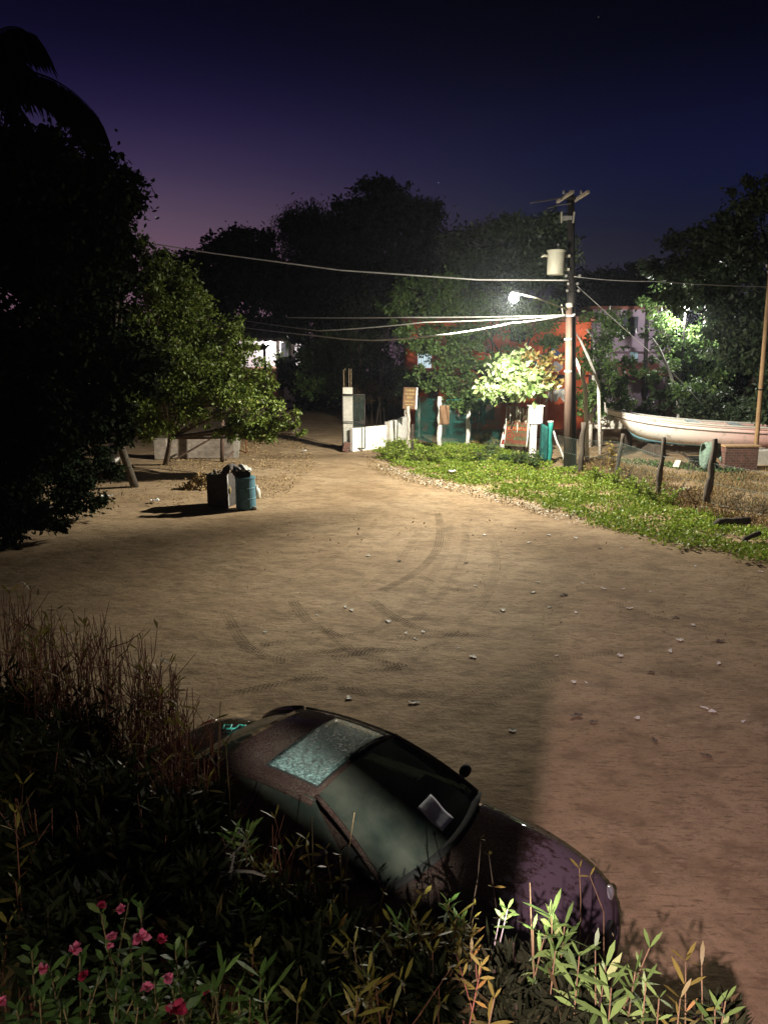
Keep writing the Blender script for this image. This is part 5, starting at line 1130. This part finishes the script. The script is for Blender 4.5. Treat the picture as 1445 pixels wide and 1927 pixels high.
def verge():
    p = scatter(VERGE, 60000); p = p + np.stack([np.sin(p[:, 1] * 3.1) + np.sin(p[:, 1] * 7.3 + p[:, 0]), np.sin(p[:, 0] * 2.7) + np.sin(p[:, 0] * 6.1 + 1)], 1) * .14 + rng.normal(size=p.shape) * .12; p = clumpy(p, 2.6, -.85)
    hgt = .05 + .09 * (np.sin(p[:, 0] * 1.9 + np.sin(p[:, 1] * 2.3)) * .5 + .5); n = len(p)
    q = np.concatenate([p, (rng.uniform(.0, 1, n) * hgt)[:, None]], 1); d = rng.normal(size=(n, 3)); d[:, 2] = np.abs(d[:, 2]) * .8 + .1
    Ls = rng.uniform(.05, .12, n); V, F = leaf_quads(q, d, Ls, Ls * .62)
    tag(npmesh('verge_plants', V, F, M['leaf_verge']), 'low bright green ground cover along the edge of the dirt', kind='stuff')
    p = clumpy(scatter([(1050, 868), (1100, 900), (1240, 945), (1345, 975), (1475, 1015), (1475, 880), (1380, 895), (1250, 890), (1150, 868)], 26000), 2.2, -.5); n = len(p)
    q = np.concatenate([p, np.zeros((n, 1)) - .01], 1); d = rng.normal(size=(n, 3)) * .5; d[:, 2] = 1; Ls = rng.uniform(.06, .3, n)
    V, F = leaf_blades(q, d, Ls, np.full(n, .018), .4); tag(npmesh('dry_grass', V, F, M['straw']), 'dry straw coloured grass behind the wire fence', kind='stuff')
    p = scatter([(1100, 870), (1250, 880), (1400, 910), (1400, 880), (1200, 862)], 2500); p = clumpy(p, 1.2, .9); n = len(p)
    q = np.concatenate([p, np.zeros((n, 1))], 1); d = rng.normal(size=(n, 3)); d[:, 2] = np.abs(d[:, 2]) + .3; Ls = rng.uniform(.08, .2, n); V, F = leaf_quads(q, d, Ls, Ls * .4)
    tag(npmesh('green_tufts', V, F, M['leaf_green']), 'scattered green tufts in the dry grass under the boat', kind='stuff')
    p1 = scatter([(420, 800), (560, 820), (600, 870), (540, 930), (470, 945), (390, 900), (300, 880), (330, 862), (440, 866)], 9000)
    p2 = scatter([(60, 960), (330, 885), (420, 950), (300, 960), (250, 940), (120, 990)], 500)
    p3 = scatter([(690, 858), (760, 892), (905, 925), (1010, 956), (1020, 968), (890, 935), (750, 905), (690, 880)], 1300)
    p4 = scatter([(900, 1080), (1445, 1060), (1445, 1250), (1100, 1330), (980, 1200)], 330); p5 = scatter([(420, 990), (900, 960), (1200, 1040), (1050, 1200), (500, 1250)], 260)
    p = np.concatenate([clumpy(p1, 1.5, -.8), p2, p3, p4, p5]); n = len(p); q = np.concatenate([p, np.full((n, 1), .008)], 1); d = rng.normal(size=(n, 3)); d[:, 2] = np.abs(d[:, 2]) * .5 + .05
    Ls = np.where(q[:, 1] > 17.5, rng.uniform(.035, .10, n), rng.uniform(.02, .05, n)); V, F = leaf_quads(q, d, Ls, Ls * .5, side=np.array([[0, 0, 1.]]) + rng.normal(size=(n, 3)) * .35)
    pg = scatter([(720, 872), (770, 888), (850, 910), (905, 921), (1010, 950), (1100, 984), (1095, 990), (1000, 960), (900, 932), (840, 921), (760, 900), (715, 880)], 1500); k = len(pg); pg = pg + rng.normal(size=pg.shape) * .12
    gq = np.concatenate([pg, np.full((k, 1), .006)], 1); gd = rng.normal(size=(k, 3)); gd[:, 2] = np.abs(gd[:, 2]) * .3; gl = rng.uniform(.03, .09, k); gV, gF = leaf_quads(gq, gd, gl, gl * .8, side=np.array([[0, 0, 1.]]) + rng.normal(size=(k, 3)) * .3)
    tag(npmesh('pale_gravel', gV, gF, M['gravel']), 'pale gravel and shell bits along the verge edge', kind='stuff')
    tag(npmesh('leaf_litter', V, F, M['litter_leaf']), 'dry fallen leaves scattered on the dirt', kind='stuff')
verge()
def weed(name, label, base, h, n, leaf, group=None, spread=.3, L_=.1):
    base = Vector(base); t = thing(name, label, 'weed', base, 0, group); m = MB(); p = []; d = []
    for k in range(n):
        tp = base + Vector((rnd.gauss(0, spread), rnd.gauss(0, spread), h * rnd.uniform(.5, 1))); b0 = base + Vector((rnd.gauss(0, spread * .4), rnd.gauss(0, spread * .4), -.02))
        m.tube([b0, b0.lerp(tp, .6) + Vector((0, 0, .05)), tp], [.008, .006, .003], 4)
        for i in range(14): u = rnd.uniform(.25, 1); q = b0.lerp(tp, u); p.append(q); d.append((rnd.gauss(0, 1), rnd.gauss(0, 1), rnd.uniform(-.1, .9)))
    m.obj('stems', M['bark'], t); Ls = rng.uniform(.6, 1.3, len(p)) * L_; V, F = leaf_quads(np.array(p), np.array(d), Ls, Ls * .45); npmesh('foliage', V, F, M[leaf], t)
    return t
WG = 'green weeds at the foot of the teal fence and painted sign'
for px, py, h in ((728, 862, .55), (748, 868, .7), (760, 858, .85), (782, 872, .6), (800, 866, .65), (735, 850, .6), (820, 872, .45), (850, 866, .4), (905, 872, .5), (925, 860, .6), (950, 870,  .35), (975, 876, .6), (985, 868,  .35), (1005, 880, .5), (1018, 868, .6), (880, 872, .4)):
    weed('weed_clump', 'leafy green weed clump growing along the foot of the fence', G(px, py), h, 26, 'leaf_verge' if px < 900 else 'leaf_green', WG, .24, .11)
for px, py, h in ((1160, 915, .6), (1200, 935, .7), (1225, 945, .75), (1260, 950, .55), (1120, 905, .5), (1185, 925, .45)):
    weed('weed_clump', 'taller lime green weed growing between the fence posts in front of the boat', G(px, py), h, 14, 'leaf_verge', 'weeds between the fence posts', .2, .11)
for px, py, h in ((1130, 880, .8), (1180, 905, .7), (1270, 940, .55), (1300, 955, .6), (1360, 975, .55), (1400, 985, .5), (1430, 970, .6), (1380, 950, .5)):
    weed('dry_weed', 'dry brown weed stalks standing in the straw by the fence', G(px, py), h, 18, 'straw', 'dry weeds by the fence', .28, .07)
weed('yellow_weed', 'tall thin yellow leaved weed under the bow of the boat', G(1150, 890), 1.5, 7, 'leaf_orange', None, .12, .16)
def pile(name, label, base, sx, sy, h, n, leaf, cat):
    base = Vector(base); u = rng.normal(size=(n, 2)) * .45; r2 = (u ** 2).sum(1); z = h * np.exp(-r2 * 2) * rng.uniform(.4, 1, n)
    q = np.stack([base.x + u[:, 0] * sx, base.y + u[:, 1] * sy, z], 1); d = rng.normal(size=(n, 3)); Ls = rng.uniform(.08, .18, n); V, F = leaf_quads(q, d, Ls, Ls * .5)
    tag(npmesh(name, V, F, M[leaf]), label, kind='stuff')
pile('leaf_pile', 'heap of orange dry leaves behind the teal mesh fence', G(915, 838), 1.1, .6, .5, 900, 'leaf_orange', 'leaf heap')
pile('rubbish_heap', 'dark heap of dry leaves and rubbish behind the steel bin', G(378, 918), .6, .4, .45, 700, 'litter_leaf', 'rubbish heap')
pile('rubbish_heap', 'pale scatter of rubbish in the dry grass by the thickest fence post', G(1300, 925), .5, .4, .12, 120, 'litter_leaf', 'rubbish heap')
def scrap(mt, seed, name='paper_scrap', px=0):
    r_ = random.Random(seed); m = MB(); ph = [r_.uniform(0, 6) for _ in range(4)]
    def fn(u, v):
        a = 2 * PI * u; rr = v * (1 + .3 * math.sin(2 * a + ph[0]) + .2 * math.sin(3 * a + ph[1])); return Vector((.075 * rr * math.cos(a), .05 * rr * math.sin(a), .012 + .006 * abs(math.sin(3 * a + ph[2]) * v) + .012 * v * math.sin(a * 2 + ph[3]) ** 2))
    m.grid(fn, 14, 4); return m.obj(name, M[mt], solid=.003)
LIT = [(708, 77), (823, 95), (875, 77), (945, 85), (778, 128), (1065, 110), (1256, 156), (1425, 172), (405, 133), (685, 212), (835, 228), (1068, 219), (963, 204), (1017, 219), (876, 266), (945, 280), (755, 272), (346, 262), (362, 270), (272, 284), (458, 299), (503, 331), (548, 328), (528, 347), (137, 331), (640, 370), (678, 395), (895, 392), (1250, 311), (1190, 379), (1060, 392), (1317, 408), (940, 462), (972, 464), (780, 585), (1280, 527), (1300, 537), (1380, 563), (1105, 555), (525, 512), (355, 497), (1140, 224), (846, 202), (1085, 268), (1215, 350)]
DK = [(1007, 111), (947, 550), (1205, 292), (990, 566), (660, 152), (486, 145), (1140, 437), (1285, 650), (1150, 610), (1320, 350), (915, 235)]
protos = [scrap('paper', k) for k in range(4)]; used = 0
for i, (cx, cy) in enumerate(LIT):
    q = G(400 + cx * .7232, 950 + cy * .7232); o = protos[i] if i < 4 else protos[i % 4].copy()
    if i >= 4: C.objects.link(o)
    o.location = Vector((q.x, q.y, gz(q.x, q.y))); o.rotation_euler = (0, 0, rnd.uniform(0, 6)); s = rnd.uniform(.4, .95) * (1.25 if (cx, cy) in ((835, 228), (1068, 219), (780, 585), (1280, 527)) else .9); o.scale = (s, s, s)
    tag(o, 'small pale crumpled paper scrap lying on the open dirt', 'litter', 'paper scraps on the dirt')
pd = scrap('paper_dark', 9, 'dead_leaf')
for i, (cx, cy) in enumerate(DK):
    o = pd if i == 0 else pd.copy()
    if i: C.objects.link(o)
    q = G(400 + cx * .7232, 950 + cy * .7232); o.location = Vector((q.x, q.y, gz(q.x, q.y))); o.rotation_euler = (0, 0, rnd.uniform(0, 6)); s = rnd.uniform(.6, .95); o.scale = (s, s, s)
    tag(o, 'brown curled dead leaf lying on the open dirt', 'leaf', 'dead leaves on the dirt')
for px, py, s, lb in ((850, 894, 2.4, 'white crumpled bag on the green verge beside the dirt edge'), (573, 850, 1.6, 'white scrap lying in the far gateway behind the olive tree tip'), (1290, 925, 2.2, 'white torn bag among the dry weeds beside the thickest fence post'), (1322, 958, 1.4, 'white scrap at the foot of the thickest fence post'), (200, 938, 2.2, 'white crumpled scrap in the shade left of the bins'), (292, 946, 2.0, 'pale crumpled scrap at the edge of the bins shadow'), (125, 950, 2.0, 'dim brown crumpled bag under the huge tree')):
    q = G(px, py); o = scrap('cloth_white' if py != 950 else 'litter_leaf', int(px), 'crumpled_bag'); o.location = q + Vector((0, 0, .06 if s == 2.4 else 0)); o.scale = (s, s, s * 2.0); tag(o, lb, 'litter')
# tyre tracks pressed into the dirt
def track(pts, w=.2, mt='track', sx=.7232, ox=400, oy=950):
    g = [G(ox + a * sx, oy + b * sx) for a, b in pts]; P_ = []
    for i in range(len(g) - 1):
        p0, p1, p2, p3 = g[max(0, i - 1)], g[i], g[i + 1], g[min(len(g) - 1, i + 2)]
        for k in range(8):
            u = k / 8; P_.append(.5 * ((2 * p1) + (p2 - p0) * u + (2 * p0 - 5 * p1 + 4 * p2 - p3) * u * u + (3 * p1 - p0 - 3 * p2 + p3) * u ** 3))
    P_.append(g[-1]); V = []; UV = []; s = 0
    for i, p in enumerate(P_):
        tg = (P_[min(i + 1, len(P_) - 1)] - P_[max(0, i - 1)]).normalized(); nn = Vector((-tg.y, tg.x, 0)); s += (p - P_[i - 1]).length if i else 0
        for k in range(3):
            q = p + nn * w * (k / 2 - .5); X, Y = q.x, q.y
            z = .012 * math.sin(X * .9 + 1.3 * math.sin(Y * .4)) + .010 * math.sin(Y * 1.3 + X * .55) + .006 * math.sin(X * 2.9 - Y * 2.1) - .02
            V.append((X, Y, z + .007)); UV.append((k / 2, s))
    F = [(i * 3 + k, i * 3 + k + 1, (i + 1) * 3 + k + 1, (i + 1) * 3 + k) for i in range(len(P_) - 1) for k in range(2)]
    m = MB(); m.add(V, F); o = m.obj('tyre_track', M[mt]); uv = o.data.uv_layers.new(name='UVMap')
    for lp in o.data.loops: uv.data[lp.index].uv = UV[lp.vertex_index]
    tag(o, kind='structure')
for tr_ in ([(35, 280), (75, 350), (120, 385), (190, 405)], [(210, 245), (250, 300), (310, 330), (360, 375), (450, 410), (580, 430)], [(415, 245), (480, 290), (560, 325), (665, 332)], [(325, 338), (420, 326)], [(125, 366), (198, 352)], [(20, 492), (120, 470), (212, 455)], [(212, 452), (300, 446)], [(365, 428), (490, 420)], [(210, 470), (300, 474)], [(330, 472), (450, 488), (600, 496)], [(440, 220), (530, 175), (580, 120), (592, 60), (585, 20)], [(540, 185), (600, 212), (682, 224)], [(440, 296), (520, 293), (604, 292)], [(270, 315), (300, 332)], [(310, 395), (440, 376), (560, 372)], [(90, 400), (250, 380), (420, 372)], [(480, 345), (640, 335), (800, 345)]):
    track(tr_, .19 if len(tr_) < 4 else .23)
for tr_ in ([(620, 40), (600, 130), (540, 230), (430, 320), (300, 390)], [(660, 45), (650, 140), (590, 240), (480, 330), (330, 410), (200, 450)], [(720, 60), (740, 160), (700, 260), (600, 350), (460, 430)], [(560, 560), (640, 500), (760, 440), (900, 400), (1050, 380)], [(600, 580), (700, 520), (830, 470), (960, 430)], [(60, 230), (200, 190), (340, 120), (430, 40)], [(0, 320), (150, 300), (330, 250), (480, 150), (540, 60)], [(880, 180), (1000, 240), (1150, 290), (1300, 330)]):
    track(tr_, .21, 'track_faint')
#@@NEXT
# ------------------------------------------------------------ oleander hedge between the house and the car
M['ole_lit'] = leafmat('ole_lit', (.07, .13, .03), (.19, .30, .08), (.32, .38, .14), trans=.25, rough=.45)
M['ole_unlit'] = leafmat('ole_unlit', (.009, .012, .005), (.024, .028, .012), (.06, .042, .018), trans=.15, rough=.75, spec=.08)  # same oleander leaf, darkened so the colour carries the lack of light
M['ole_yellow'] = leafmat('ole_yellow', (.12, .10, .02), (.26, .22, .05), (.28, .14, .04), trans=.2, rough=.5)
M['twig_red'] = mat('twig_red', (.17, .066, .04), .8, var=.4, scale=9, bump=.2)
M['twig_tan'] = mat('twig_tan', (.15, .10, .05), .8, var=.4, scale=9, bump=.2)
M['twig_dark'] = mat('twig_dark', (.03, .018, .012), .85, var=.4, scale=9, bump=.2)
M['twig_grey'] = mat('twig_grey', (.30, .26, .25), .85, var=.3, scale=9, bump=.2)
M['petal'] = leafmat('petal', (.60, .10, .24), (.82, .24, .40), (.72, .16, .3), trans=.3, rough=.6, spec=.2)
M['petal_deep'] = leafmat('petal_deep', (.35, .02, .07), (.5, .04, .11), trans=.3, rough=.6, spec=.2)
def whorl_leaves(path, top, n, L_, W_, up=.9, span=.3):
    """narrow leaves in whorls of three along the last `span` metres of a stem"""
    p = []; d = []; l = []; n = int(n * 1.6) + (n > 0); span = span * 1.35
    tip = path[-1]; ax = (path[-1] - path[-2]).normalized(); e1 = ax.orthogonal().normalized(); e2 = ax.cross(e1)
    for i in range(n):
        u = (i // 3) / max(1, (n - 1) // 3); q = tip - ax * span * u; a = 2.1 * (i % 3) + .9 * (i // 3) + rnd.uniform(-.35, .35)
        el = up * (1 - .6 * u) + rnd.uniform(-.55, .3); w = e1 * math.cos(a) + e2 * math.sin(a)
        p.append(q); d.append(w * math.cos(el) + ax * math.sin(el)); l.append(L_ * (.65 + .45 * math.sin(PI * min(1, u * .8 + .25))) * rnd.choice((rnd.uniform(.8, 1.15), rnd.uniform(.45, .9))))
    return p, d, l
def oleander(name, label, root, tips, leaf='ole_lit', twig='twig_tan', L_=.11, W_=.014, n=16, side=0, group=None, r=.0052, flowers=(), cat='shrub', droop=.25, span=.26, grey=0):
    root = Vector((root[0], root[1], 0)); t = thing(name, label, cat, root, 0, group); m = MB(); p = []; d = []; l = []
    for tip in tips:
        px, py, Y = tip[:3]; nn = tip[3] if len(tip) > 3 else n
        tp = P(px, py, Y); b0 = root + Vector((rnd.gauss(0, .12), rnd.gauss(0, .10), -.05)); mid = b0.lerp(tp, .55) + Vector((rnd.gauss(0, .13), rnd.gauss(0, .10), .12))
        path = [b0 * (1 - u) ** 2 + mid * 2 * u * (1 - u) + tp * u * u for u in [i / 9 for i in range(10)]]
        for k in range(4, 9): path[k] = path[k] + Vector((rnd.gauss(0, .012), rnd.gauss(0, .012), 0))
        m.tube(path, [r * (1.9 - 1.5 * i / 9) for i in range(10)], 5)
        if nn: a, b_, c = whorl_leaves(path, tp, nn, L_, W_, span=span); p += a; d += b_; l += c
        for s in range(side):
            j = rnd.randint(4, 8); q = path[j]; e = q + Vector((rnd.gauss(0, .11), rnd.gauss(0, .09), rnd.uniform(.08, .34))); pm = q.lerp(e, .5) + Vector((rnd.gauss(0, .02), 0, -.02)); pp = [q, pm, e]
            m.tube(pp, [r * .8, r * .55, r * .3], 4)
            if nn: a, b_, c = whorl_leaves(pp, e, max(3, nn // 2), L_ * .85, W_, span=span * .5); p += a; d += b_; l += c
    m.obj('stems', M[twig], t, smooth=True)
    if p:
        Ls = np.array(l); V, F = leaf_blades(np.array(p), np.array(d), Ls, Ls * (W_ / L_) * rng.uniform(.85, 1.15, len(l)), droop); npmesh('foliage', V, F, M[leaf], t)
    for px, py, Y, s, deep in flowers:
        q = P(px, py, Y); k = 9; a = rng.uniform(0, 6.28, k * 2); el = rng.uniform(-.1, 1.1, k * 2)
        dd = np.stack([np.cos(a) * np.cos(el), np.sin(a) * np.cos(el) - .35, np.sin(el)], 1); Ls = rng.uniform(.75, 1.1, k * 2) * s
        V, F = leaf_blades(np.tile(np.array([q]), (k * 2, 1)), dd, Ls, Ls * .75, .35); npmesh('flower', V, F, M['petal_deep' if deep else 'petal'], t)
    return t
def bush(name, label, root, blobs, n, leaf, size=.1, narrow=.2, group=None):
    root = Vector((root[0], root[1], 0)); t = thing(name, label, 'shrub', root, 0, group)
    B = [(tuple(P(px, py, Y)), (f2(rx, Y), f2((rx + ry) / 2, Y) * .8, f2(ry, Y))) for px, py, rx, ry, Y in blobs]
    pts, cl = crown_pts(B, n, .3, 1.0); d = rng.normal(size=(len(pts), 3)); d[:, 2] += .5; Ls = rng.uniform(.6, 1.2, len(pts)) * size
    V, F = leaf_quads(pts, d, Ls, Ls * narrow); npmesh('foliage', V, F, M[leaf], t)
    m = MB()
    for e in cl[:60].tolist(): e = Vector(e); m.tube([root + Vector((rnd.gauss(0, .15), rnd.gauss(0, .15), -.05)), root.lerp(e, .6) + Vector((rnd.gauss(0, .05), rnd.gauss(0, .05), 0)), e + Vector((0, 0, .12))], [.014, .009, .004], 5)
    m.obj('stems', M['twig_dark'], t, smooth=True); return t
def rx(px, py, Y): p = P(px, py, Y); return (p.x, p.y)
HG = 'dark oleander bushes filling the lower left'
DB = 'dark unlit oleander bush in the mass at the lower left'
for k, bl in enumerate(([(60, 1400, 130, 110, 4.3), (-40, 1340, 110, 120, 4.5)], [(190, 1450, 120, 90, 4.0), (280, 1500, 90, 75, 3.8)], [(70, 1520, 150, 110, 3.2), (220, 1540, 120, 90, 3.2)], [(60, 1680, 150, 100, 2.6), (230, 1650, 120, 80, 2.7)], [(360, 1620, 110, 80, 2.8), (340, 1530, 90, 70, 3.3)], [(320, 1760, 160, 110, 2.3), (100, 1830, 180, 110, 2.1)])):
    bush('oleander_bush', DB, rx(bl[0][0], bl[0][1], bl[0][4]), bl, 4200, 'ole_unlit', .11, .2, HG)
DB2 = 'dark unlit oleander bush low in front of the car'; HG2 = 'dark oleander bushes along the bottom edge'
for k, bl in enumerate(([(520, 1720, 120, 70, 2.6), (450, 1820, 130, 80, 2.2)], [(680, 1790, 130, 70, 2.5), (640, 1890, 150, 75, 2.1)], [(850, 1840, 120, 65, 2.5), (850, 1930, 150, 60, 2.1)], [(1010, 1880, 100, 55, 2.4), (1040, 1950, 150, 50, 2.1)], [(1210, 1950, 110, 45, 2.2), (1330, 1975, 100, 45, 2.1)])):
    bush('oleander_bush', DB2, rx(bl[0][0], bl[0][1], bl[0][4]), bl, 3600, 'ole_unlit', .1, .2, HG2)
# thin reddish twigs on the left
TG = 'bare reddish oleander shrubs on the left'
for k, (xs, yt, Y) in enumerate((((-30, 60), 1095, 5.0), ((30, 110), 1135, 5.0), ((70, 180), 1170, 4.8), ((130, 230), 1150, 4.9), ((190, 280), 1185, 4.7), ((240, 330), 1225, 4.6), ((280, 365), 1240, 4.5), ((20, 150), 1230, 4.3), ((130, 260), 1290, 4.2), ((230, 350), 1330, 4.0), ((0, 150), 1400, 3.4), ((150, 300), 1440, 3.5), ((310, 420), 1330, 3.8), ((260, 400), 1420, 3.4), ((0, 160), 1500, 2.9), ((140, 330), 1530, 2.9), ((360, 560), 1560, 2.9))):
    tp = [(rnd.uniform(*xs), yt + abs(rnd.gauss(0, 50)) + rnd.uniform(-12, 20), Y + rnd.uniform(-.25, .25), 0 if i % 5 else 5) for i in range(24)]
    oleander('twiggy_shrub', 'bare twiggy reddish shrub standing in the dark mass on the left', rx(sum(xs) / 2, yt + 200, Y), tp, 'ole_yellow', 'twig_red', .10, .014, 5, 4, TG, .005)
# sparsely leaved lit shoots
one = lambda lb, tips, **k: oleander('oleander', lb, rx(tips[0][0], tips[0][1] + 60, tips[0][2] - .05), tips, **k)
one('olive leaved shoot at the far left edge against the dirt', [(60, 1205, 4.2, 16), (75, 1190, 4.2, 12)], leaf='ole_yellow', twig='twig_red', L_=.12)
one('yellowish shoots at the left edge low in the dark mass', [(28, 1530, 2.6, 10), (30, 1660, 2.4, 10), (15, 1740, 2.2, 8)], leaf='ole_yellow', twig='twig_red', L_=.07)
one('few upright yellow leaves in the dark left of the car', [(245, 1400, 3.6, 5), (305, 1440, 3.4, 6), (390, 1470, 3.2, 6), (215, 1300, 4.2, 5), (300, 1310, 4.2, 5)], leaf='ole_yellow', twig='twig_red', L_=.10, span=.15)
one('bare forked tan twig rising in front of the car boot', [(415, 1320, 3.4, 0), (425, 1405, 3.2, 3)], leaf='ole_yellow', twig='twig_tan', L_=.06)
one('tall lit shoot with a dense yellow green tuft left of the car door', [(462, 1562, 2.7, 18), (440, 1575, 2.7, 10)], leaf='ole_lit', L_=.10, span=.10)
one('lit leafy shoots below the tall tufted one', [(450, 1690, 2.45, 18), (500, 1720, 2.4, 12), (470, 1720, 2.4, 12)], leaf='ole_lit', L_=.10)
one('bare tan shoots standing against the grey light patch on the car roof', [(587, 1537, 2.9, 0), (577, 1580, 2.9, 8), (612, 1600, 2.9, 8), (640, 1610, 2.8, 6), (667, 1530, 2.9, 0)], leaf='ole_yellow', twig='twig_tan', L_=.06)
one('brown green shoots left of the bare tan ones', [(525, 1600, 2.8, 9), (520, 1640, 2.8, 6)], leaf='ole_lit', twig='twig_tan', L_=.07)
one('broad orange stemmed shoots low in the middle', [(615, 1720, 2.3, 12), (590, 1770, 2.3, 14), (640, 1790, 2.2, 10), (570, 1800, 2.2, 10)], leaf='ole_yellow', L_=.10)
one('upright shoots with narrow pale tips right of the middle', [(735, 1738, 2.35, 6), (772, 1742, 2.35, 9), (700, 1755, 2.4, 8), (725, 1780, 2.3, 6)], leaf='ole_yellow', L_=.09)
one('small tan shoots below the car windshield', [(722, 1680, 2.7, 5), (797, 1685, 2.6, 5), (765, 1770, 2.3, 5)], leaf='ole_yellow', L_=.05)
one('small bright green tuft below the car bonnet', [(862, 1740, 2.5, 20), (845, 1700, 2.6, 8)], leaf='ole_lit', L_=.07, span=.06)
one('pale forked twig with four leaves below the bonnet', [(955, 1712, 2.5, 6), (940, 1730, 2.5, 4)], leaf='ole_lit', twig='twig_grey', L_=.06, span=.06)
one('dry curled tan leaves in front of the bonnet', [(905, 1580, 3.2, 3), (920, 1610, 3.2, 5)], leaf='ole_yellow', twig='twig_dark', L_=.06)
one('pale dry twig in front of the mauve speckled bonnet', [(1090, 1635, 3.2, 3), (1110, 1650, 3.2, 2)], leaf='ole_yellow', twig='twig_tan', L_=.07)
one('tallest bright oleander with broad leaves at the lower right', [(1038, 1725, 2.3, 15), (1062, 1745, 2.3, 14), (1045, 1790, 2.2, 14), (1090, 1800, 2.15, 12), (1025, 1760, 2.3, 8)], leaf='ole_lit', twig='twig_tan', L_=.115, W_=.018)
one('single bare vertical twig left of the tallest bright oleander', [(997, 1662, 2.35, 0), (1003, 1750, 2.3, 5)], leaf='ole_lit', twig='twig_tan', L_=.07)
one('bright pointed shoots right of the tallest oleander', [(1140, 1820, 2.1, 15), (1120, 1790, 2.15, 6), (1150, 1860, 2.0, 12)], leaf='ole_lit', L_=.11, W_=.02)
one('leafy shoots in the middle of the lower right group', [(1222, 1785, 2.15, 9), (1195, 1830, 2.05, 12), (1215, 1850, 2.0, 12), (1240, 1880, 2.0, 10)], leaf='ole_lit', L_=.09)
one('brown stemmed shoots near the lower right corner', [(1290, 1810, 2.1, 9), (1320, 1820, 2.1, 5), (1280, 1880, 2.0, 10)], leaf='ole_yellow', L_=.09)
one('last small shoots at the lower right before the bare dirt', [(1365, 1885, 2.0, 12), (1345, 1900, 2.0, 10)], leaf='ole_lit', L_=.08)
one('long leaved shoots low between the flowers and the middle', [(420, 1835, 2.0, 9), (405, 1870, 1.95, 8), (510, 1870, 2.0, 12), (490, 1840, 2.0, 10)], leaf='ole_lit', L_=.12, W_=.02)
one('dim shoots along the bottom edge in the middle', [(560, 1890, 2.0, 10), (700, 1880, 2.0, 10), (830, 1890, 2.0, 8), (930, 1880, 2.0, 8), (760, 1850, 2.1, 8)], leaf='ole_yellow', L_=.08)
SG = 'slender shoots scattered through the dark oleander mass'
for k in range(34):
    px = rnd.uniform(380, 880) if k % 3 else rnd.uniform(-10, 400); py = rnd.uniform(1640 if px < 600 else 1740, 1900) if px > 380 else rnd.uniform(1420, 1700); Y = 2.0 + (1900 - py) / 300 * (.8 if px > 380 else 1.0) + rnd.uniform(-.1, .1)
    tp = [(px + rnd.gauss(0, 22), py + rnd.gauss(0, 25), Y + rnd.uniform(-.08, .08), rnd.choice((0, 5, 8, 10))) for _ in range(4)]
    oleander('oleander_shoot', 'slender oleander shoot with few narrow leaves in the dark mass', rx(px, py + 50, Y), tp, rnd.choice(('ole_yellow', 'ole_lit', 'ole_yellow')), rnd.choice(('twig_tan', 'twig_red')), rnd.uniform(.055, .10), .012, 8, 1, SG, .0045, span=rnd.uniform(.08, .2))
# pale broken branches
br = MB(); 
for a, b_ in (((330, 1665, 2.6), (440, 1640, 2.55)), ((440, 1640, 2.55), (500, 1650, 2.5)), ((360, 1672, 2.6), (445, 1730, 2.4)), ((385, 1640, 2.7), (455, 1560, 2.75)), ((400, 1650, 2.6), (465, 1580, 2.7)), ((420, 1690, 2.5), (440, 1610, 2.6))):
    br.tube([P(*a), P((a[0] + b_[0]) / 2 + 4, (a[1] + b_[1]) / 2 - 4, (a[2] + b_[2]) / 2), P(*b_)], [.008, .006, .004], 5)
ty = P(400, 1680, 2.5); br.tube([Vector((ty.x, ty.y, -.05)), P(400, 1680, 2.55), P(385, 1640, 2.7)], [.014, .01, .006], 5)
tag(br.obj('dead_branch', M['twig_grey'], smooth=True), 'grey dead branch forking in front of the dark mass left of the car', 'branch')
# flowering shrub at the lower left
oleander('flowering_shrub', 'leafy shrub with pink flowers at the lower left corner', rx(200, 1830, 1.8),
    [(60, 1790, 1.9, 12), (95, 1830, 1.8, 14), (75, 1880, 1.75, 14), (150, 1800, 1.9, 8), (265, 1710, 2.0, 10), (245, 1770, 1.95, 16), (230, 1820, 1.85, 16), (220, 1860, 1.8, 14), (290, 1840, 1.85, 14), (330, 1790, 1.9, 14), (350, 1770, 1.95, 12), (300, 1880, 1.8, 12), (170, 1870, 1.8, 12), (260, 1890, 1.75, 14), (120, 1900, 1.75, 12), (370, 1840, 1.9, 12), (30, 1900, 1.75, 12), (340, 1860, 1.85, 12), (190, 1720, 2.0, 8)],
    leaf='leaf_green', twig='twig_tan', L_=.06, W_=.019, side=2, span=.16, droop=.4,
    flowers=((228, 1712, 1.98, 0.019, 0), (266, 1765, 1.92, 0.028, 0), (142, 1786, 1.9, 0.025, 0), (83, 1822, 1.8, 0.022, 0), (211, 1763, 1.92, 0.020, 0), (207, 1781, 1.92, 0.014, 0), (192, 1704, 2.0, 0.019, 1), (157, 1837, 1.85, 0.020, 1), (315, 1841, 1.82, 0.022, 0), (276, 1859, 1.8, 0.022, 0), (332, 1900, 1.75, 0.033, 1), (3, 1886, 1.75, 0.019, 0), (389, 1867, 1.9, 0.014, 1), (305, 1768, 1.95, .02, 1)))
#@@NEXT
